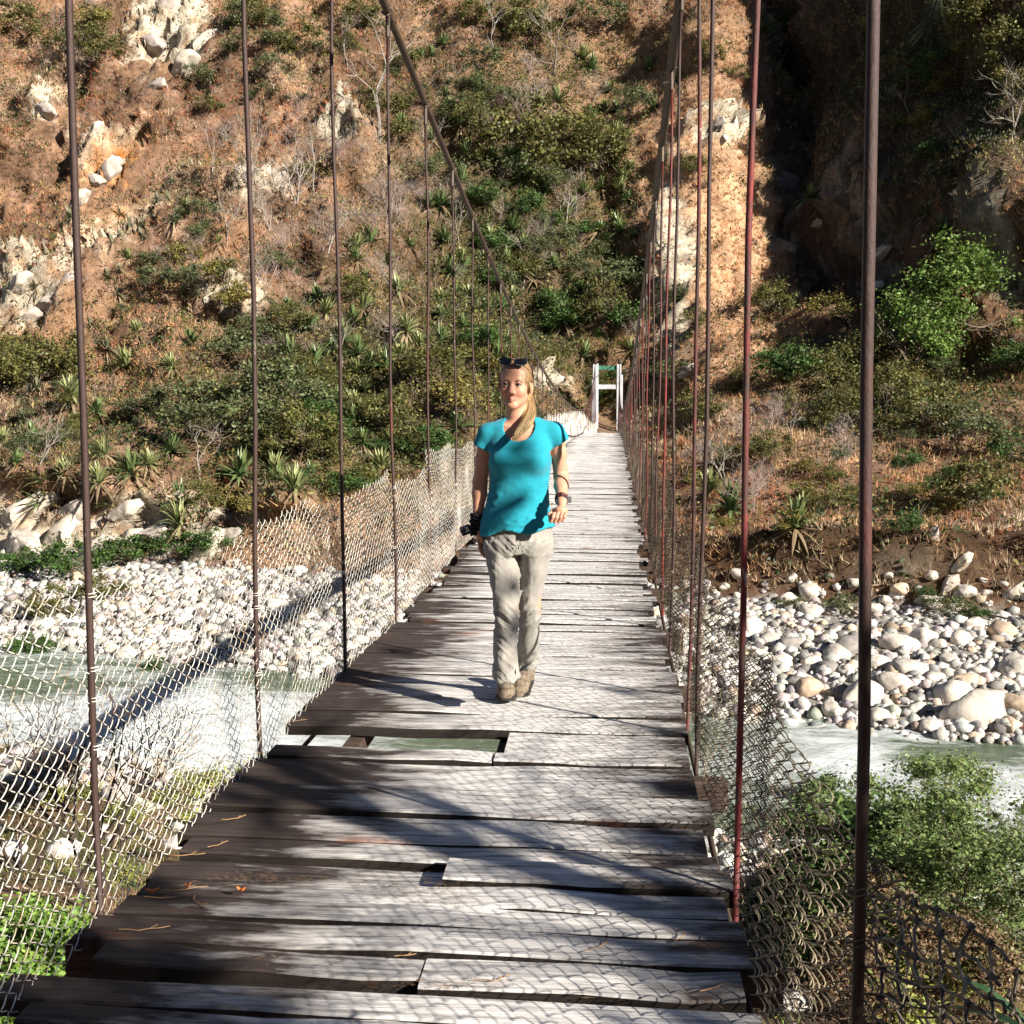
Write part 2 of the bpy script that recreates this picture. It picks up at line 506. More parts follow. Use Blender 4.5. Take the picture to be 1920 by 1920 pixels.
def build_river():
    xs = np.arange(-70, 60, 0.25); ss = np.linspace(-0.35, 1.25, 100)
    X, S = np.meshgrid(xs, ss)
    Y = YN(X) + S * (YF(X) - YN(X))
    P = np.stack([X, Y, np.full_like(X, -12.05)], -1).reshape(-1, 3)
    r = fbm(P * np.array([0.35, 0.8, 0]), 4, 51)
    P[:, 2] += 0.12 * r
    foam = 0.5 + 0.5 * fbm(P * np.array([0.07, 0.18, 0]) + 3.1, 2, 61)
    px, py, _ = project(P)
    f = 0.10 + 0.5 * (foam - 0.5)
    f = f + 0.55 * blob(px, py, 300, 1370, 340, 70) + 0.5 * blob(px, py, 1890, 1500, 140, 60) + 0.25 * blob(px, py, 1600, 1440, 70, 50) - 0.3 * blob(px, py, 1800, 1410, 170, 35) - 0.25 * blob(px, py, 560, 1275, 130, 25)
    rough = np.clip(f, 0, .7) * 1.0
    P[:, 2] += rough * 0.55 * fbm(P * np.array([0.6, 1.5, 0]) + 9, 4, 71, .6, True)
    ny, nx = X.shape
    idx = np.arange(ny * nx).reshape(ny, nx)
    F = np.stack([idx[:-1, :-1], idx[:-1, 1:], idx[1:, 1:], idx[1:, :-1]], -1).reshape(-1, 4)
    me = mesh_np('river', P, F, np.repeat(np.clip(f, 0, 1)[:, None], 3, 1))
    o = link('river_water', me, M['water'], smooth=True)
    tag(o, kind='structure')
build_river()
# ------------------------------------------------------------------ the bridge
def bx(y):  return 0.0046 * np.maximum(np.asarray(y, dtype=float) - 4.0, 0)          # the bridge drifts a little off its own first line
_DY = [-6, 8, 12, 28, 41, 52, 62, 80, 100, 115, 122]
_DZ = [0, 0, 0.07, 0.11, 0.13, 0.05, -0.18, -0.85, -1.42, -1.6, -1.62]
def dz(y):  return np.interp(y, _DY, _DZ)
def wl(y):  return np.interp(y, [0, 5, 7.9, 8.0, 20, 40, 115], [-0.92, -0.92, -0.9, -0.84, -0.86, -0.85, -0.9])
def wr(y):  return np.interp(y, [0, 5, 7.9, 8.0, 20, 40, 115], [0.90, 0.90, 0.89, 0.83, 0.84, 0.85, 0.9])
def cz(y):  return 1.02 + 0.00124 * (np.asarray(y, dtype=float) - 58.0) ** 2 - 0.12 * np.exp(-((np.asarray(y) - 22) / 12.0) ** 2)

def wood_mat():
    m, nt, b = new_mat('weathered_plank')
    geo = N(nt, 'ShaderNodeNewGeometry')
    oi = N(nt, 'ShaderNodeObjectInfo')
    off = N(nt, 'ShaderNodeVectorMath', operation='SCALE'); off.inputs['Scale'].default_value = 37.0
    cmb = N(nt, 'ShaderNodeCombineXYZ'); nt.links.new(oi.outputs['Random'], cmb.inputs[0]); nt.links.new(oi.outputs['Random'], cmb.inputs[2])
    nt.links.new(cmb.outputs[0], off.inputs[0])
    add = N(nt, 'ShaderNodeVectorMath', operation='ADD'); nt.links.new(geo.outputs['Position'], add.inputs[0]); nt.links.new(off.outputs[0], add.inputs[1])
    mp = N(nt, 'ShaderNodeMapping'); mp.inputs['Scale'].default_value = (2.6, 55, 30); nt.links.new(add.outputs[0], mp.inputs[0])
    g = N(nt, 'ShaderNodeTexNoise'); g.inputs['Scale'].default_value = 1.0; g.inputs['Detail'].default_value = 8; g.inputs['Roughness'].default_value = 0.7
    g.inputs['Distortion'].default_value = 0.35
    nt.links.new(mp.outputs[0], g.inputs['Vector'])
    mp2 = N(nt, 'ShaderNodeMapping'); mp2.inputs['Scale'].default_value = (2.2, 7.0, 4); nt.links.new(add.outputs[0], mp2.inputs[0])
    w = N(nt, 'ShaderNodeTexNoise'); w.inputs['Scale'].default_value = 1.5; w.inputs['Detail'].default_value = 6; w.inputs['Roughness'].default_value = 0.62
    nt.links.new(mp2.outputs[0], w.inputs['Vector'])
    # worn pale where people walk; darker edges, painted partly in place of shade (x across the deck)
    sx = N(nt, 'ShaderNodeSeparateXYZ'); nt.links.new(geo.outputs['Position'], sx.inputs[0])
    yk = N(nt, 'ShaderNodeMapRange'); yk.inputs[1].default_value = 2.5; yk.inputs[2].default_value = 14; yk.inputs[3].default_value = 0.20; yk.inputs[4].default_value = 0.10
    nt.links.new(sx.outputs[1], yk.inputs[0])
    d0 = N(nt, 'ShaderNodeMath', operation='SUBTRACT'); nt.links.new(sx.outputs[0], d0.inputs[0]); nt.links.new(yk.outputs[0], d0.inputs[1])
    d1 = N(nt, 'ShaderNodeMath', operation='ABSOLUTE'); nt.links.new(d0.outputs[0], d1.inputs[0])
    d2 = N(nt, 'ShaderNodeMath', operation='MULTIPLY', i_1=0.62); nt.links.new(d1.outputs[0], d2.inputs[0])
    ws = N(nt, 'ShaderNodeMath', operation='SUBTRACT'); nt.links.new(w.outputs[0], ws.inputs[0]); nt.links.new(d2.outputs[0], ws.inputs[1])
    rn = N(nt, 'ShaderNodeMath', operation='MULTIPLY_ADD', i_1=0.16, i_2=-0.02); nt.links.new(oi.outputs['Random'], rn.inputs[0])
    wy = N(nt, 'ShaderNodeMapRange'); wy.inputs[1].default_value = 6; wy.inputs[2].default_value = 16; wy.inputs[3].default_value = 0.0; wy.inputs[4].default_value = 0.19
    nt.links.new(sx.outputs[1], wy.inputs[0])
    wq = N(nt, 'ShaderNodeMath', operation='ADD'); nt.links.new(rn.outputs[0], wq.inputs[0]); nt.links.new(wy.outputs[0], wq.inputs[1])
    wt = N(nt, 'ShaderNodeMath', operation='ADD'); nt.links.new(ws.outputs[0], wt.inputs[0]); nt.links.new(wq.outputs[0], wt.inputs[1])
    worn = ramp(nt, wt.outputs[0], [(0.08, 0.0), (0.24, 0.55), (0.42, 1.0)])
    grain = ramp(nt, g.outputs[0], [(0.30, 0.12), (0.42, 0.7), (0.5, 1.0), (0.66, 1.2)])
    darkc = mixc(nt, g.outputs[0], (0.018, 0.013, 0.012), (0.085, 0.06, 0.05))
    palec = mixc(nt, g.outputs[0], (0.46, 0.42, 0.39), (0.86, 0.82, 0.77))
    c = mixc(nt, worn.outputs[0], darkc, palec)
    c = mixc(nt, 1.0, c, grain.outputs[0], 'MULTIPLY')
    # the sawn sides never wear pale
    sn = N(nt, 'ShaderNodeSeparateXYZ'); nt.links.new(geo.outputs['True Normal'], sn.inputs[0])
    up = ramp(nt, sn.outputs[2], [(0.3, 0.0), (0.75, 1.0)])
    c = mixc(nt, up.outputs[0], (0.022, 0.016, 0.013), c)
    # rusty stains
    st = N(nt, 'ShaderNodeTexNoise'); st.inputs['Scale'].default_value = 1.1; st.inputs['Detail'].default_value = 3
    nt.links.new(mp2.outputs[0], st.inputs['Vector'])
    sr = ramp(nt, st.outputs[0], [(0.66, 0.0), (0.76, 0.55)])
    c = mixc(nt, sr.outputs[0], c, (0.22, 0.075, 0.03))
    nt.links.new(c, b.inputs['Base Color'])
    b.inputs['Roughness'].default_value = 0.72; b.inputs['Specular IOR Level'].default_value = 0.25
    bump(nt, b, g.outputs[0], 1.0, 0.012)
    return m
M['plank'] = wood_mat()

def steel_mat(name, paint, rust, lichen=(0.5, 0.48, 0.4), lo=0.42, hi=0.56, stretch=(1, 1, 0.35), scale=14):
    m, nt, b = new_mat(name)
    t = tex(nt, scale, 8, 0.78, 'Object', stretch); t2 = tex(nt, 3.0, 3, 0.6, 'Object', (1, 1, 0.6))
    oi = N(nt, 'ShaderNodeObjectInfo')
    ad = N(nt, 'ShaderNodeMath', operation='MULTIPLY_ADD', i_1=0.5); nt.links.new(oi.outputs['Random'], ad.inputs[0]); nt.links.new(t2.outputs[0], ad.inputs[2])
    r0 = ramp(nt, ad.outputs[0], [(0.45, 0), (0.75, 1)])
    r = ramp(nt, t.outputs[0], [(lo, rust), (hi, paint)])
    c = mixc(nt, r0.outputs[0], r.outputs[0], rust)
    r2 = ramp(nt, t.outputs[0], [(0.64, 0), (0.68, 1)])
    c = mixc(nt, r2.outputs[0], c, lichen)
    nt.links.new(c, b.inputs['Base Color'])
    b.inputs['Roughness'].default_value = 0.5; b.inputs['Metallic'].default_value = 0.15
    b.inputs['Roughness'].default_value = 0.62
    bump(nt, b, t.outputs[0], 1.0, 0.006)
    return m
M['rod'] = steel_mat('red_painted_rod', (0.19, 0.022, 0.016), (0.045, 0.022, 0.016))
M['cable'] = steel_mat('rusty_cable', (0.15, 0.095, 0.05), (0.055, 0.035, 0.022), lichen=(0.3, 0.22, 0.1), lo=0.4, hi=0.7, stretch=(1, .4, 1))
M['wire'] = simple_mat('galvanised_sunlit_wire', (0.72, 0.68, 0.60), 0.5, 0.1, 0.5, 9.0, 0.5, c2=(0.46, 0.33, 0.22), lo=0.32, hi=0.5)  # paler copy of the wire: sunlight put into the colour
M['wire_dark'] = simple_mat('rusted_backlit_wire', (0.42, 0.34, 0.22), 0.5, 0.2, 0.5, 6.0, 0.5, c2=(0.06, 0.042, 0.03), lo=0.45, hi=0.66)  # darker copy of the wire: backlit shade put into the colour, besides rust
M['beam'] = simple_mat('dark_timber', (0.09, 0.06, 0.045), 0.85, 0, 0.2, 9.0, 0.6, 0.01, stretch=(1, 8, 8))
M['tower'] = simple_mat('whitewashed_concrete', (0.50, 0.50, 0.52), 0.85, 0, 0.2, 1.6, 0.3, 0.02, c2=(0.36, 0.35, 0.36), lo=0.36, hi=0.5)
M['green_paint'] = simple_mat('green_paint', (0.06, 0.22, 0.14), 0.5, 0, 0.4, 4.0, 0.6)

BR = empty('suspension_bridge', (0, 0, 0))
tag(BR, 'narrow suspension footbridge of worn grey planks hung on red steel rods over the river', 'footbridge')

_pr = np.random.default_rng(5)
def plank(y0, y1, x0, x1, ztop, th=0.05, skew=-0.030, parent=BR, tilt=0.0, collect=None, segs=6, rag=0.004):
    """a board laid across the deck; y0..y1 along the bridge at its middle"""
    xs = np.linspace(x0, x1, segs + 1)
    V = []; F = []
    n = segs + 1
    wob = _pr.normal(0, rag, (n, 2)); hz = _pr.normal(0, 0.0035, n)
    for i, x in enumerate(xs):
        a = y0 + skew * x + wob[i, 0]; b_ = y1 + skew * x + wob[i, 1]
        z = ztop + hz[i] + tilt * (x - x0)
        e = 0.006
        V += [(x, a, z - th), (x, a, z - e), (x, a + e, z), (x, b_ - e, z), (x, b_, z - e), (x, b_, z - th)]
    for i in range(segs):
        for j in range(6):
            k = (j + 1) % 6
            F.append((i * 6 + j, i * 6 + k, (i + 1) * 6 + k, (i + 1) * 6 + j))
    F.append(tuple(range(5, -1, -1))); F.append(tuple(segs * 6 + j for j in range(6)))
    V = np.array(V)
    if collect is not None:
        collect.add(V, F); return
    c = V.mean(0)
    me = bpy.data.meshes.new('plank'); me.from_pydata((V - c).tolist(), [], F); me.update()
    link('plank', me, M['plank'], parent, c)

def ydist(py, px=930):
    """distance along the bridge of a deck point seen at that pixel row"""
    d = ray(px, py); t = -(CAM_LOC.z - 0.0) / d.z
    return CAM_LOC.y + d.y * t, CAM_LOC.x + d.x * t

def build_deck():
    # joints seen on the near deck, pixel rows at the column x = 930
    rows = [1975, 1925, 1862, 1798, 1745, 1706, 1661, 1618, 1583, 1535, 1487, 1430, 1412, 1371, 1341, 1312, 1288, 1266, 1250, 1228, 1206, 1190]
    js = []
    for r_ in rows:
        y, x = ydist(r_); js.append(y + 0.030 * x)
    js = [js[0] - 0.5, js[0] - 0.25] + js
    count = 0
    for i in range(len(js) - 1):
        y0, y1 = js[i], js[i + 1]
        g = 0.012
        z = _pr.normal(0, 0.004)
        xl, xr = float(wl(y0)) + _pr.uniform(-.04, .03), float(wr(y0)) + _pr.uniform(-.03, .03)
        row = rows[i - 2] if i >= 2 else 0
        if row == 1925:                       # broken edge, long open slot on its far side
            plank(y0 + g, y1 - 0.03, xl - .06, xr, z)
        elif row == 1862:
            # the board beyond the slot: a gap 5 cm wide on the left two thirds
            plank(y0 + 0.055, y1 - g, xl + .08, 0.05, z, rag=0.007)
            plank(y0 + g, y1 - g, 0.055, xr, z)
        elif row == 1661:                     # half board sunk, half board raised
            plank(y0 + g, y1 - g, xl, 0.02, z - 0.035)
            plank(y0 + g - .01, y1 - g, 0.028, xr, z + 0.014, tilt=-0.01)
        elif row == 1706:
            plank(y0 + g, y1 - g, xl, xr, z - 0.01)
        elif row == 1412:                     # missing half: the river shows through
            plank(y0 + g, y1 - g, 0.10, xr, z)
        elif row == 1430:
            plank(y0 + g, y1 + 0.012, xl, 0.06, z); plank(y0 + g, y1 - g, 0.068, xr, z + 0.002)
        elif row == 1206:
            plank(y0 + g, y1 - 0.035, xl, xr, z)
        else:
            plank(y0 + g * _pr.uniform(.5, 1.6), y1 - g * _pr.uniform(.3, 1.2), xl, xr, z)
        count += 1
    y = js[-1] + 0.05
    while count < 292 and y < 62:
        w = _pr.uniform(0.14, 0.25) if y < 20 else _pr.uniform(0.17, 0.28)
        g = 0.018 if _pr.random() < .8 else 0.04
        zz = float(dz(y + w / 2)) + _pr.normal(0, 0.006 if y < 30 else 0.008)
        o = float(bx(y))
        xl, xr = float(wl(y)) + o + _pr.uniform(-.07, .06), float(wr(y)) + o + _pr.uniform(-.05, .05)
        plank(y, y + w - g, xl, xr, zz, rag=0.004, skew=-0.030 + _pr.normal(0, 0.004), segs=4)
        y += w; count += 1
    far = MB()
    while y < 118:
        w = _pr.uniform(0.17, 0.3)
        o = float(bx(y))
        plank(y, y + w - 0.015, float(wl(y)) + o + _pr.uniform(-.07, .06), float(wr(y)) + o, float(dz(y + w / 2)) + _pr.normal(0, 0.006), collect=far, segs=2)
        y += w
    o = far.build('plank', M['plank'], BR)
    tag(o, kind='stuff')
build_deck()

HY_L = [0.1, 1.75] + [3.40 + 1.645 * k for k in range(68)]
HY_R = [0.25, 1.98, 3.68, 5.45, 6.15, 8.05, 9.35] + [11.0 + 1.645 * k for k in range(64)]

def cable_xy(y, side):
    y = np.asarray(y, dtype=float)
    edge = np.where(y < 100, 1.0, 1.0) * 0.955
    # the cables draw in towards the tower heads
    k = np.clip((y - 70) / 45, 0, 1) ** 1.4
    return bx(y) + side * (edge * (1 - k) + 1.10 * k)

def build_cables():
    for side in (-1, 1):
        ys = np.concatenate([np.arange(-6, 60, 1.0), np.arange(60, 115.2, 1.2), [115.0]])
        p = np.stack([cable_xy(ys, side), ys, cz(ys)], -1)
        b = MB().tube(p, 0.027 if side < 0 else 0.034, 8)
        b.build('cable', M['cable'], BR, True)
        # a thin deck cable under the boards carries the cross beams
        p2 = p.copy(); p2[:, 2] = dz(ys) - 0.17
        p2[:, 0] = bx(ys) + side * 0.93
        MB().tube(p2, 0.012, 5).build('deck_cable', M['cable'], BR, True)
        # backstay beyond the tower
        MB().tube([(float(bx(115)) + side * 1.1, 115, 5.05), (float(bx(115)) + side * 1.5, 120, 3.0), (float(bx(115)) + side * 1.9, 126, 3.4)], 0.03, 6).build('cable', M['cable'], BR, True)
    for side, HY in ((-1, HY_L), (1, HY_R)):
        for y in HY:
            if y > 113: continue
            zc = float(cz(y)); zd = float(dz(y)) - 0.16
            xc = float(cable_xy(y, side)); xd = float(bx(y)) + side * (0.955 if side < 0 else 0.935)
            if side < 0 and y > 3: xd = xd + 0.02
            rad = 0.0105 if y < 30 else 0.0115
            n = 10
            t = np.linspace(0, 1, n)
            bend = 0.012 * np.sin(t * 5 + y) * (t * (1 - t) * 4) + 0.006 * np.sin(t * 13 + y * 3)
            pts = np.stack([xd + (xc - xd) * t + bend, y + 0.006 * np.sin(t * 9 + y), zd + (zc - zd) * t], -1)
            h = MB().tube(pts, rad, 6).build('hanger', M['rod'], BR, True)
            if y < 45:
                k = MB()
                k.tube([(xc, y - .03, zc - .03), (xc + .035 * side, y, zc), (xc, y + .03, zc + .045), (xc - .035 * side, y, zc), (xc, y - .03, zc - .03)], 0.009, 5)
                k.tube([(xc, y - .005, zc - 0.16), (xc, y + .005, zc + 0.0)], 0.016, 6)
                for j in range(3):
                    a = _pr.uniform(0, 6.28); l = _pr.uniform(.03, .07)
                    k.tube([(xc, y, zc - .05 * j), (xc + l * math.cos(a), y + l * math.sin(a), zc - .05 * j - .01)], 0.0025, 3)
                k.build('clamp', M['cable'], h)
            if y < 14:
                # fence wire lashed round the rod, ends sticking out
                top_ = float(dz(y)) + (0.93 if side < 0 else 0.70)
                w_ = MB()
                for q in range(2 + int(_pr.integers(0, 3))):
                    zz = top_ - _pr.uniform(0.0, 0.65); f_ = (zz - zd) / (zc - zd); x_ = xd + (xc - xd) * f_
                    th = np.linspace(0, 4 * math.pi, 16)
                    w_.tube(np.stack([x_ + .0145 * np.cos(th), y + .0145 * np.sin(th), zz + .0016 * th], -1), .0018, 4)
                    a = _pr.uniform(0, 6.28)
                    w_.tube([(x_ + .014 * math.cos(a), y + .014 * math.sin(a), zz), (x_ + .04 * math.cos(a), y + .04 * math.sin(a), zz + _pr.uniform(-.02, .03))], .0014, 4)
                tag(w_.build('wire_tie', M['wire'] if side < 0 else M['wire_dark'], h, True), kind='stuff')
    # cross beams under the boards, one at each pair of rods
    for y in HY_L[:60]:
        if y > 62: break
        o = float(bx(y))
        MB().box((o, y, float(dz(y)) - 0.13), (2.06, 0.10, 0.13), cham=0.01).build('crossbeam', M['beam'], BR)
    for x in (-0.62, 0.08, 0.66):
        ys = np.arange(-6, 64, 2.0)
        p = np.stack([bx(ys) + x, ys, dz(ys) - 0.09], -1)
        b = MB()
        for i in range(len(p) - 1):
            c = (p[i] + p[i + 1]) / 2
            b.box(c, (0.07, 2.0, 0.07))
        # below the boards, notched over the beams
        b.build('stringer', M['beam'], BR)
build_cables()

# ------------------------------------------------------------------ chain link on both sides
def chain_panel(y0, y1, side, h, fine, lean=0.0, pitch=0.062, rad=0.0014, topn=0.0, sag=0.06, seed=0):
    """woven wire between two rods: every wire is a flattened spiral"""
    per = pitch
    nw = max(1, int(round((y1 - y0) / pitch)))
    segs = 8 if fine == 2 else (4 if fine == 1 else 2)
    ns = 3
    allV = []; allF = []; n0 = 0
    rows = int(h / per)
    ts = np.arange(0, rows * segs + 1) / segs                       # in periods
    m = len(ts)
    rr = np.random.default_rng(seed)
    for i in range(nw):
        ph = ts + 0.5 * (i % 2)
        tri = 2 * np.abs(2 * (ph - np.floor(ph + 0.5))) - 1          # -1..1
        tri = np.clip(tri * 1.08, -1, 1)
        yy = y0 + (i + 0.5) * pitch + tri * pitch * 0.53
        f = (y1 - y0) and ((yy - y0) / (y1 - y0))
        top = h * (1 - sag * np.sin(np.pi * np.clip(f, 0, 1))) + topn * fbm(np.stack([yy * 1.7, 0 * yy, 0 * yy + seed], -1), 2, 77)
        z = ts / rows * top
        out = np.sin(2 * np.pi * ph + 0.6) * (0.0035 if side < 0 else 0.0105)
        jit = rr.normal(0, .004 if side < 0 else .007)
        wav = 0.022 * noise(np.stack([yy * 1.3, z * 3, 0 * yy + side * 9], -1), 5)
        x = bx(yy) + side * (0.925 + lean * z / h) + out + wav + (rr.normal(0, .004) if side > 0 else 0)
        if side > 0: x = x + 0.03 * np.sin(yy * 1.9) * z
        dzz = 0.012 * noise(np.stack([yy * 2.5, z * 2, 0 * yy + 3], -1), 8)
        P = np.stack([x, yy + 0.02 * noise(np.stack([yy, z * 4, 0 * yy + 50], -1), 9), dz(yy) - 0.03 + z + dzz + jit], -1)
        V, F = tube_np(P, rad, ns, False)
        allV.append(V); allF.append(np.array(F) + n0); n0 += len(V)
    return np.concatenate(allV), np.concatenate(allF)

def build_fences():
    for side, HY, hgt in ((-1, HY_L, 0.98), (1, HY_R, 0.75)):
        f = empty('wire_fence', (side * 0.93, 0, 0))
        tag(f, 'sunlit pale chain link fence along the deck edge over the rapids' if side < 0 else 'dark backlit rusty chain link fence along the deck edge beside the shrubs and boulders', 'wire fence')
        hs = [y for y in HY if y < 112]
        if side > 0: hs = [1.62] + hs[1:]
        if side > 0: hs[1] = 1.90
        k = 0
        while k < len(hs) - 1:
            y0, y1 = hs[k], hs[k + 1]
            if y1 < 1.0: k += 1; continue
            fine = 2 if y1 < 7.5 else (1 if y1 < 16 else 0)
            pitch = 0.047; rad = 0.0019; step = 1
            if y0 > 8 : rad = 0.0024
            if y0 > 24: pitch = 0.085; rad = 0.0036
            if y0 > 48: pitch = 0.15; rad = 0.007
            if y0 > 24: step = 3
            y1 = hs[min(k + step, len(hs) - 1)]
            hh = hgt * float(np.interp(y0, [0, 10, 30, 60, 112], [1, 1.03, 1.08, 1.1, 1.1])) * (1 + 0.05 * math.sin(k * 2.3))
            V, F = chain_panel(y0, y1, side, hh, fine, 0.05 if side < 0 else 0.07, pitch, rad, 0.05, 0.03 if side < 0 else 0.04, k)
            me = mesh_np('mesh_panel', V, F)
            o = link('mesh_panel', me, M['wire'] if side < 0 else M['wire_dark'], f, smooth=True)
            o.matrix_parent_inverse = Matrix.Translation(-Vector(f.location))
            k += step
build_fences()

# ------------------------------------------------------------------ the far tower
def build_tower():
    x0 = float(bx(115)); z0 = float(dz(115))
    t = empty('bridge_tower', (x0, 115, z0))
    tag(t, 'white concrete portal where the footbridge lands at the foot of the hillside', 'tower')
    for s in (-1, 1):
        MB().box((s * 1.07, 0, 2.9), (0.50 if s < 0 else 0.40, 0.55, 7.0), cham=0.03).build('pillar', M['tower'], t)
        MB().box((s * 1.36, 1.2, 2.4), (0.14, 0.5, 6.0), cham=0.02).build('rear_pillar', M['tower'], t)
        MB().tube([(s * 1.10, -0.35, 6.4), (s * 1.10, 0, 6.75), (s * 1.10, 0.35, 6.4)], 0.16, 8).build('saddle', M['cable'], t)
    MB().box((0, 0, 4.25), (1.70, 0.42, 0.42), cham=0.03).build('crossbeam', M['tower'], t)
    MB().box((0, -0.05, 6.0), (1.70, 0.10, 0.38), cham=0.01).build('top_beam', M['green_paint'], t)
    MB().box((0, 0.2, -0.1), (3.6, 2.4, 0.2), cham=0.02).build('landing', M['tower'], t)
build_tower()
# ------------------------------------------------------------------ labels by place
_REG = []
def register(o, look, cat, group, P):
    px, py, _ = project(np.array([[P[0], P[1], P[2]]]))
    _REG.append((o, look, cat, group, float(px[0]), float(py[0])))

_XC = [(152, 'outside the first pale-fence rod'), (472, 'past pale-fence rods one and two'), (632, 'past pale-fence rods two and three'),
       (728, 'past pale-fence rods three and four'), (845, 'past the fifth pale-fence rod'), (1050, 'straight behind the walker'),
       (1190, 'around the white tower'), (1388, 'past the crowded dark-fence rods'), (1640, 'past dark-fence rods one and two'), (9e9, 'outside the first dark-fence rod')]
_YC = [(160, 'slope top'), (350, 'high slope'), (550, 'middle slope'), (750, 'lower slope'), (1000, 'slope foot'), (1110, 'river bank'), (1180, 'gravel bar back'), (1270, 'gravel bar middle'), (1400, 'gravel bar front'), (9e9, 'near shore')]
_ORD = 'uppermost second third fourth fifth sixth seventh eighth ninth tenth eleventh twelfth thirteenth fourteenth fifteenth sixteenth seventeenth eighteenth nineteenth twentieth'.split()
def finish_labels():
    cells = {}
    for r in _REG:
        ix = next(i for i, (v, _) in enumerate(_XC) if r[4] < v); iy = next(i for i, (v, _) in enumerate(_YC) if r[5] < v)
        cells.setdefault((r[1], ix, iy), []).append(r)
    for (look, ix, iy), rs in cells.items():
        rs.sort(key=lambda r: r[5])
        for k, r in enumerate(rs):
            where = _YC[iy][1] + ' ' + _XC[ix][1]
            o_ = '' if len(rs) == 1 else ', ' + (_ORD[k] if k < len(_ORD) else 'lowest of many')
            tag(r[0], look + ', ' + where + o_, r[2], r[3])

def kids(o): return [c for c in bpy.data.objects if c.parent == o]
def dup(root, ch, loc, rz=0.0, sc=1.0, tilt=(0, 0)):
    c = root.copy(); COL.objects.link(c)
    c.location = loc; c.rotation_euler = (tilt[0], tilt[1], rz)
    c.scale = (sc, sc, sc) if not hasattr(sc, '__len__') else sc
    for k in ch:
        q = k.copy(); COL.objects.link(q); q.parent = c
    return c
_USED = set()
def place(proto, loc, rz=0.0, sc=1.0, tilt=(0, 0)):
    root, ch = proto
    if root.name not in _USED:
        _USED.add(root.name)
        root.location = loc; root.rotation_euler = (tilt[0], tilt[1], rz)
        root.scale = (sc, sc, sc) if not hasattr(sc, '__len__') else sc
        return root
    return dup(root, ch, loc, rz, sc, tilt)

# ------------------------------------------------------------------ stones
def rock_mesh(seed, sub=3, col=(0.52, 0.47, 0.41), flat=0.7, rough=0.28, name='boulder'):
    bm = bmesh.new(); bmesh.ops.create_icosphere(bm, subdivisions=sub, radius=1.0)
    V = np.array([v.co[:] for v in bm.verts]); F = np.array([[v.index for v in f.verts] for f in bm.faces]); bm.free()
    g = np.random.default_rng(seed)
    # cut flats, as river stones and blocks have
    for _ in range(5):
        n = g.normal(size=3); n /= np.linalg.norm(n); d = g.uniform(0.62, 0.9)
        s = V @ n - d; V = V - np.outer(np.maximum(s, 0) * 0.88, n)
    V = V * (1 + rough * fbm(V * 1.3 + seed * 7, 3, seed)[:, None] + 0.05 * fbm(V * 5 + seed, 2, seed + 3)[:, None])
    V = V * np.array([1, g.uniform(0.65, 0.95), flat * g.uniform(0.8, 1.15)])
    c = np.array(col) * (1 + 0.12 * fbm(V * 2.2 + 5, 3, seed)[:, None]) * g.uniform(0.85, 1.12)
    return V, F, c

_m, _nt, _b = new_mat('river_boulder')
_oi = N(_nt, 'ShaderNodeObjectInfo'); _at = N(_nt, 'ShaderNodeAttribute', attribute_name='Col')
_c = mixc(_nt, 1.0, _at.outputs['Color'], _oi.outputs['Color'], 'MULTIPLY')
_t = tex(_nt, 2.4, 8, 0.7)
_r2 = ramp(_nt, _t.outputs[0], [(0.3, 0.62), (0.5, 1.0), (0.72, 1.15)])
_c = mixc(_nt, 1.0, _c, _r2.outputs[0], 'MULTIPLY')
_nt.links.new(_c, _b.inputs['Base Color']); _b.inputs['Roughness'].default_value = 0.85; _b.inputs['Specular IOR Level'].default_value = 0.2
bump(_nt, _b, _t.outputs[0], 1.0, 0.06)
M['boulder'] = _m

def crag_mesh(seed, col):
    bm = bmesh.new(); bmesh.ops.create_icosphere(bm, subdivisions=4, radius=1.0)
    V = np.array([v.co[:] for v in bm.verts]); F = np.array([[v.index for v in f.verts] for f in bm.faces]); bm.free()
    g = np.random.default_rng(seed)
    for _ in range(13):
        n = g.normal(size=3) * np.array([1, 1, 1.6]); n /= np.linalg.norm(n); d = g.uniform(0.35, 0.75)
        V = V - np.outer(np.maximum(V @ n - d, 0), n)
    V = V * np.array([1.5, 0.9, 0.75]) + 0.07 * np.stack([fbm(V * 3 + seed + k * 9, 3, seed + k, .6, True) for k in range(3)], -1)
    lay = np.sin(V[:, 2] * 14 + V[:, 0] * 2) * 0.02
    V = V * (1 + lay[:, None])
    c = np.array(col) * (1 + 0.25 * fbm(V * 2.5 + 5, 3, seed)[:, None])
    return V, F, c

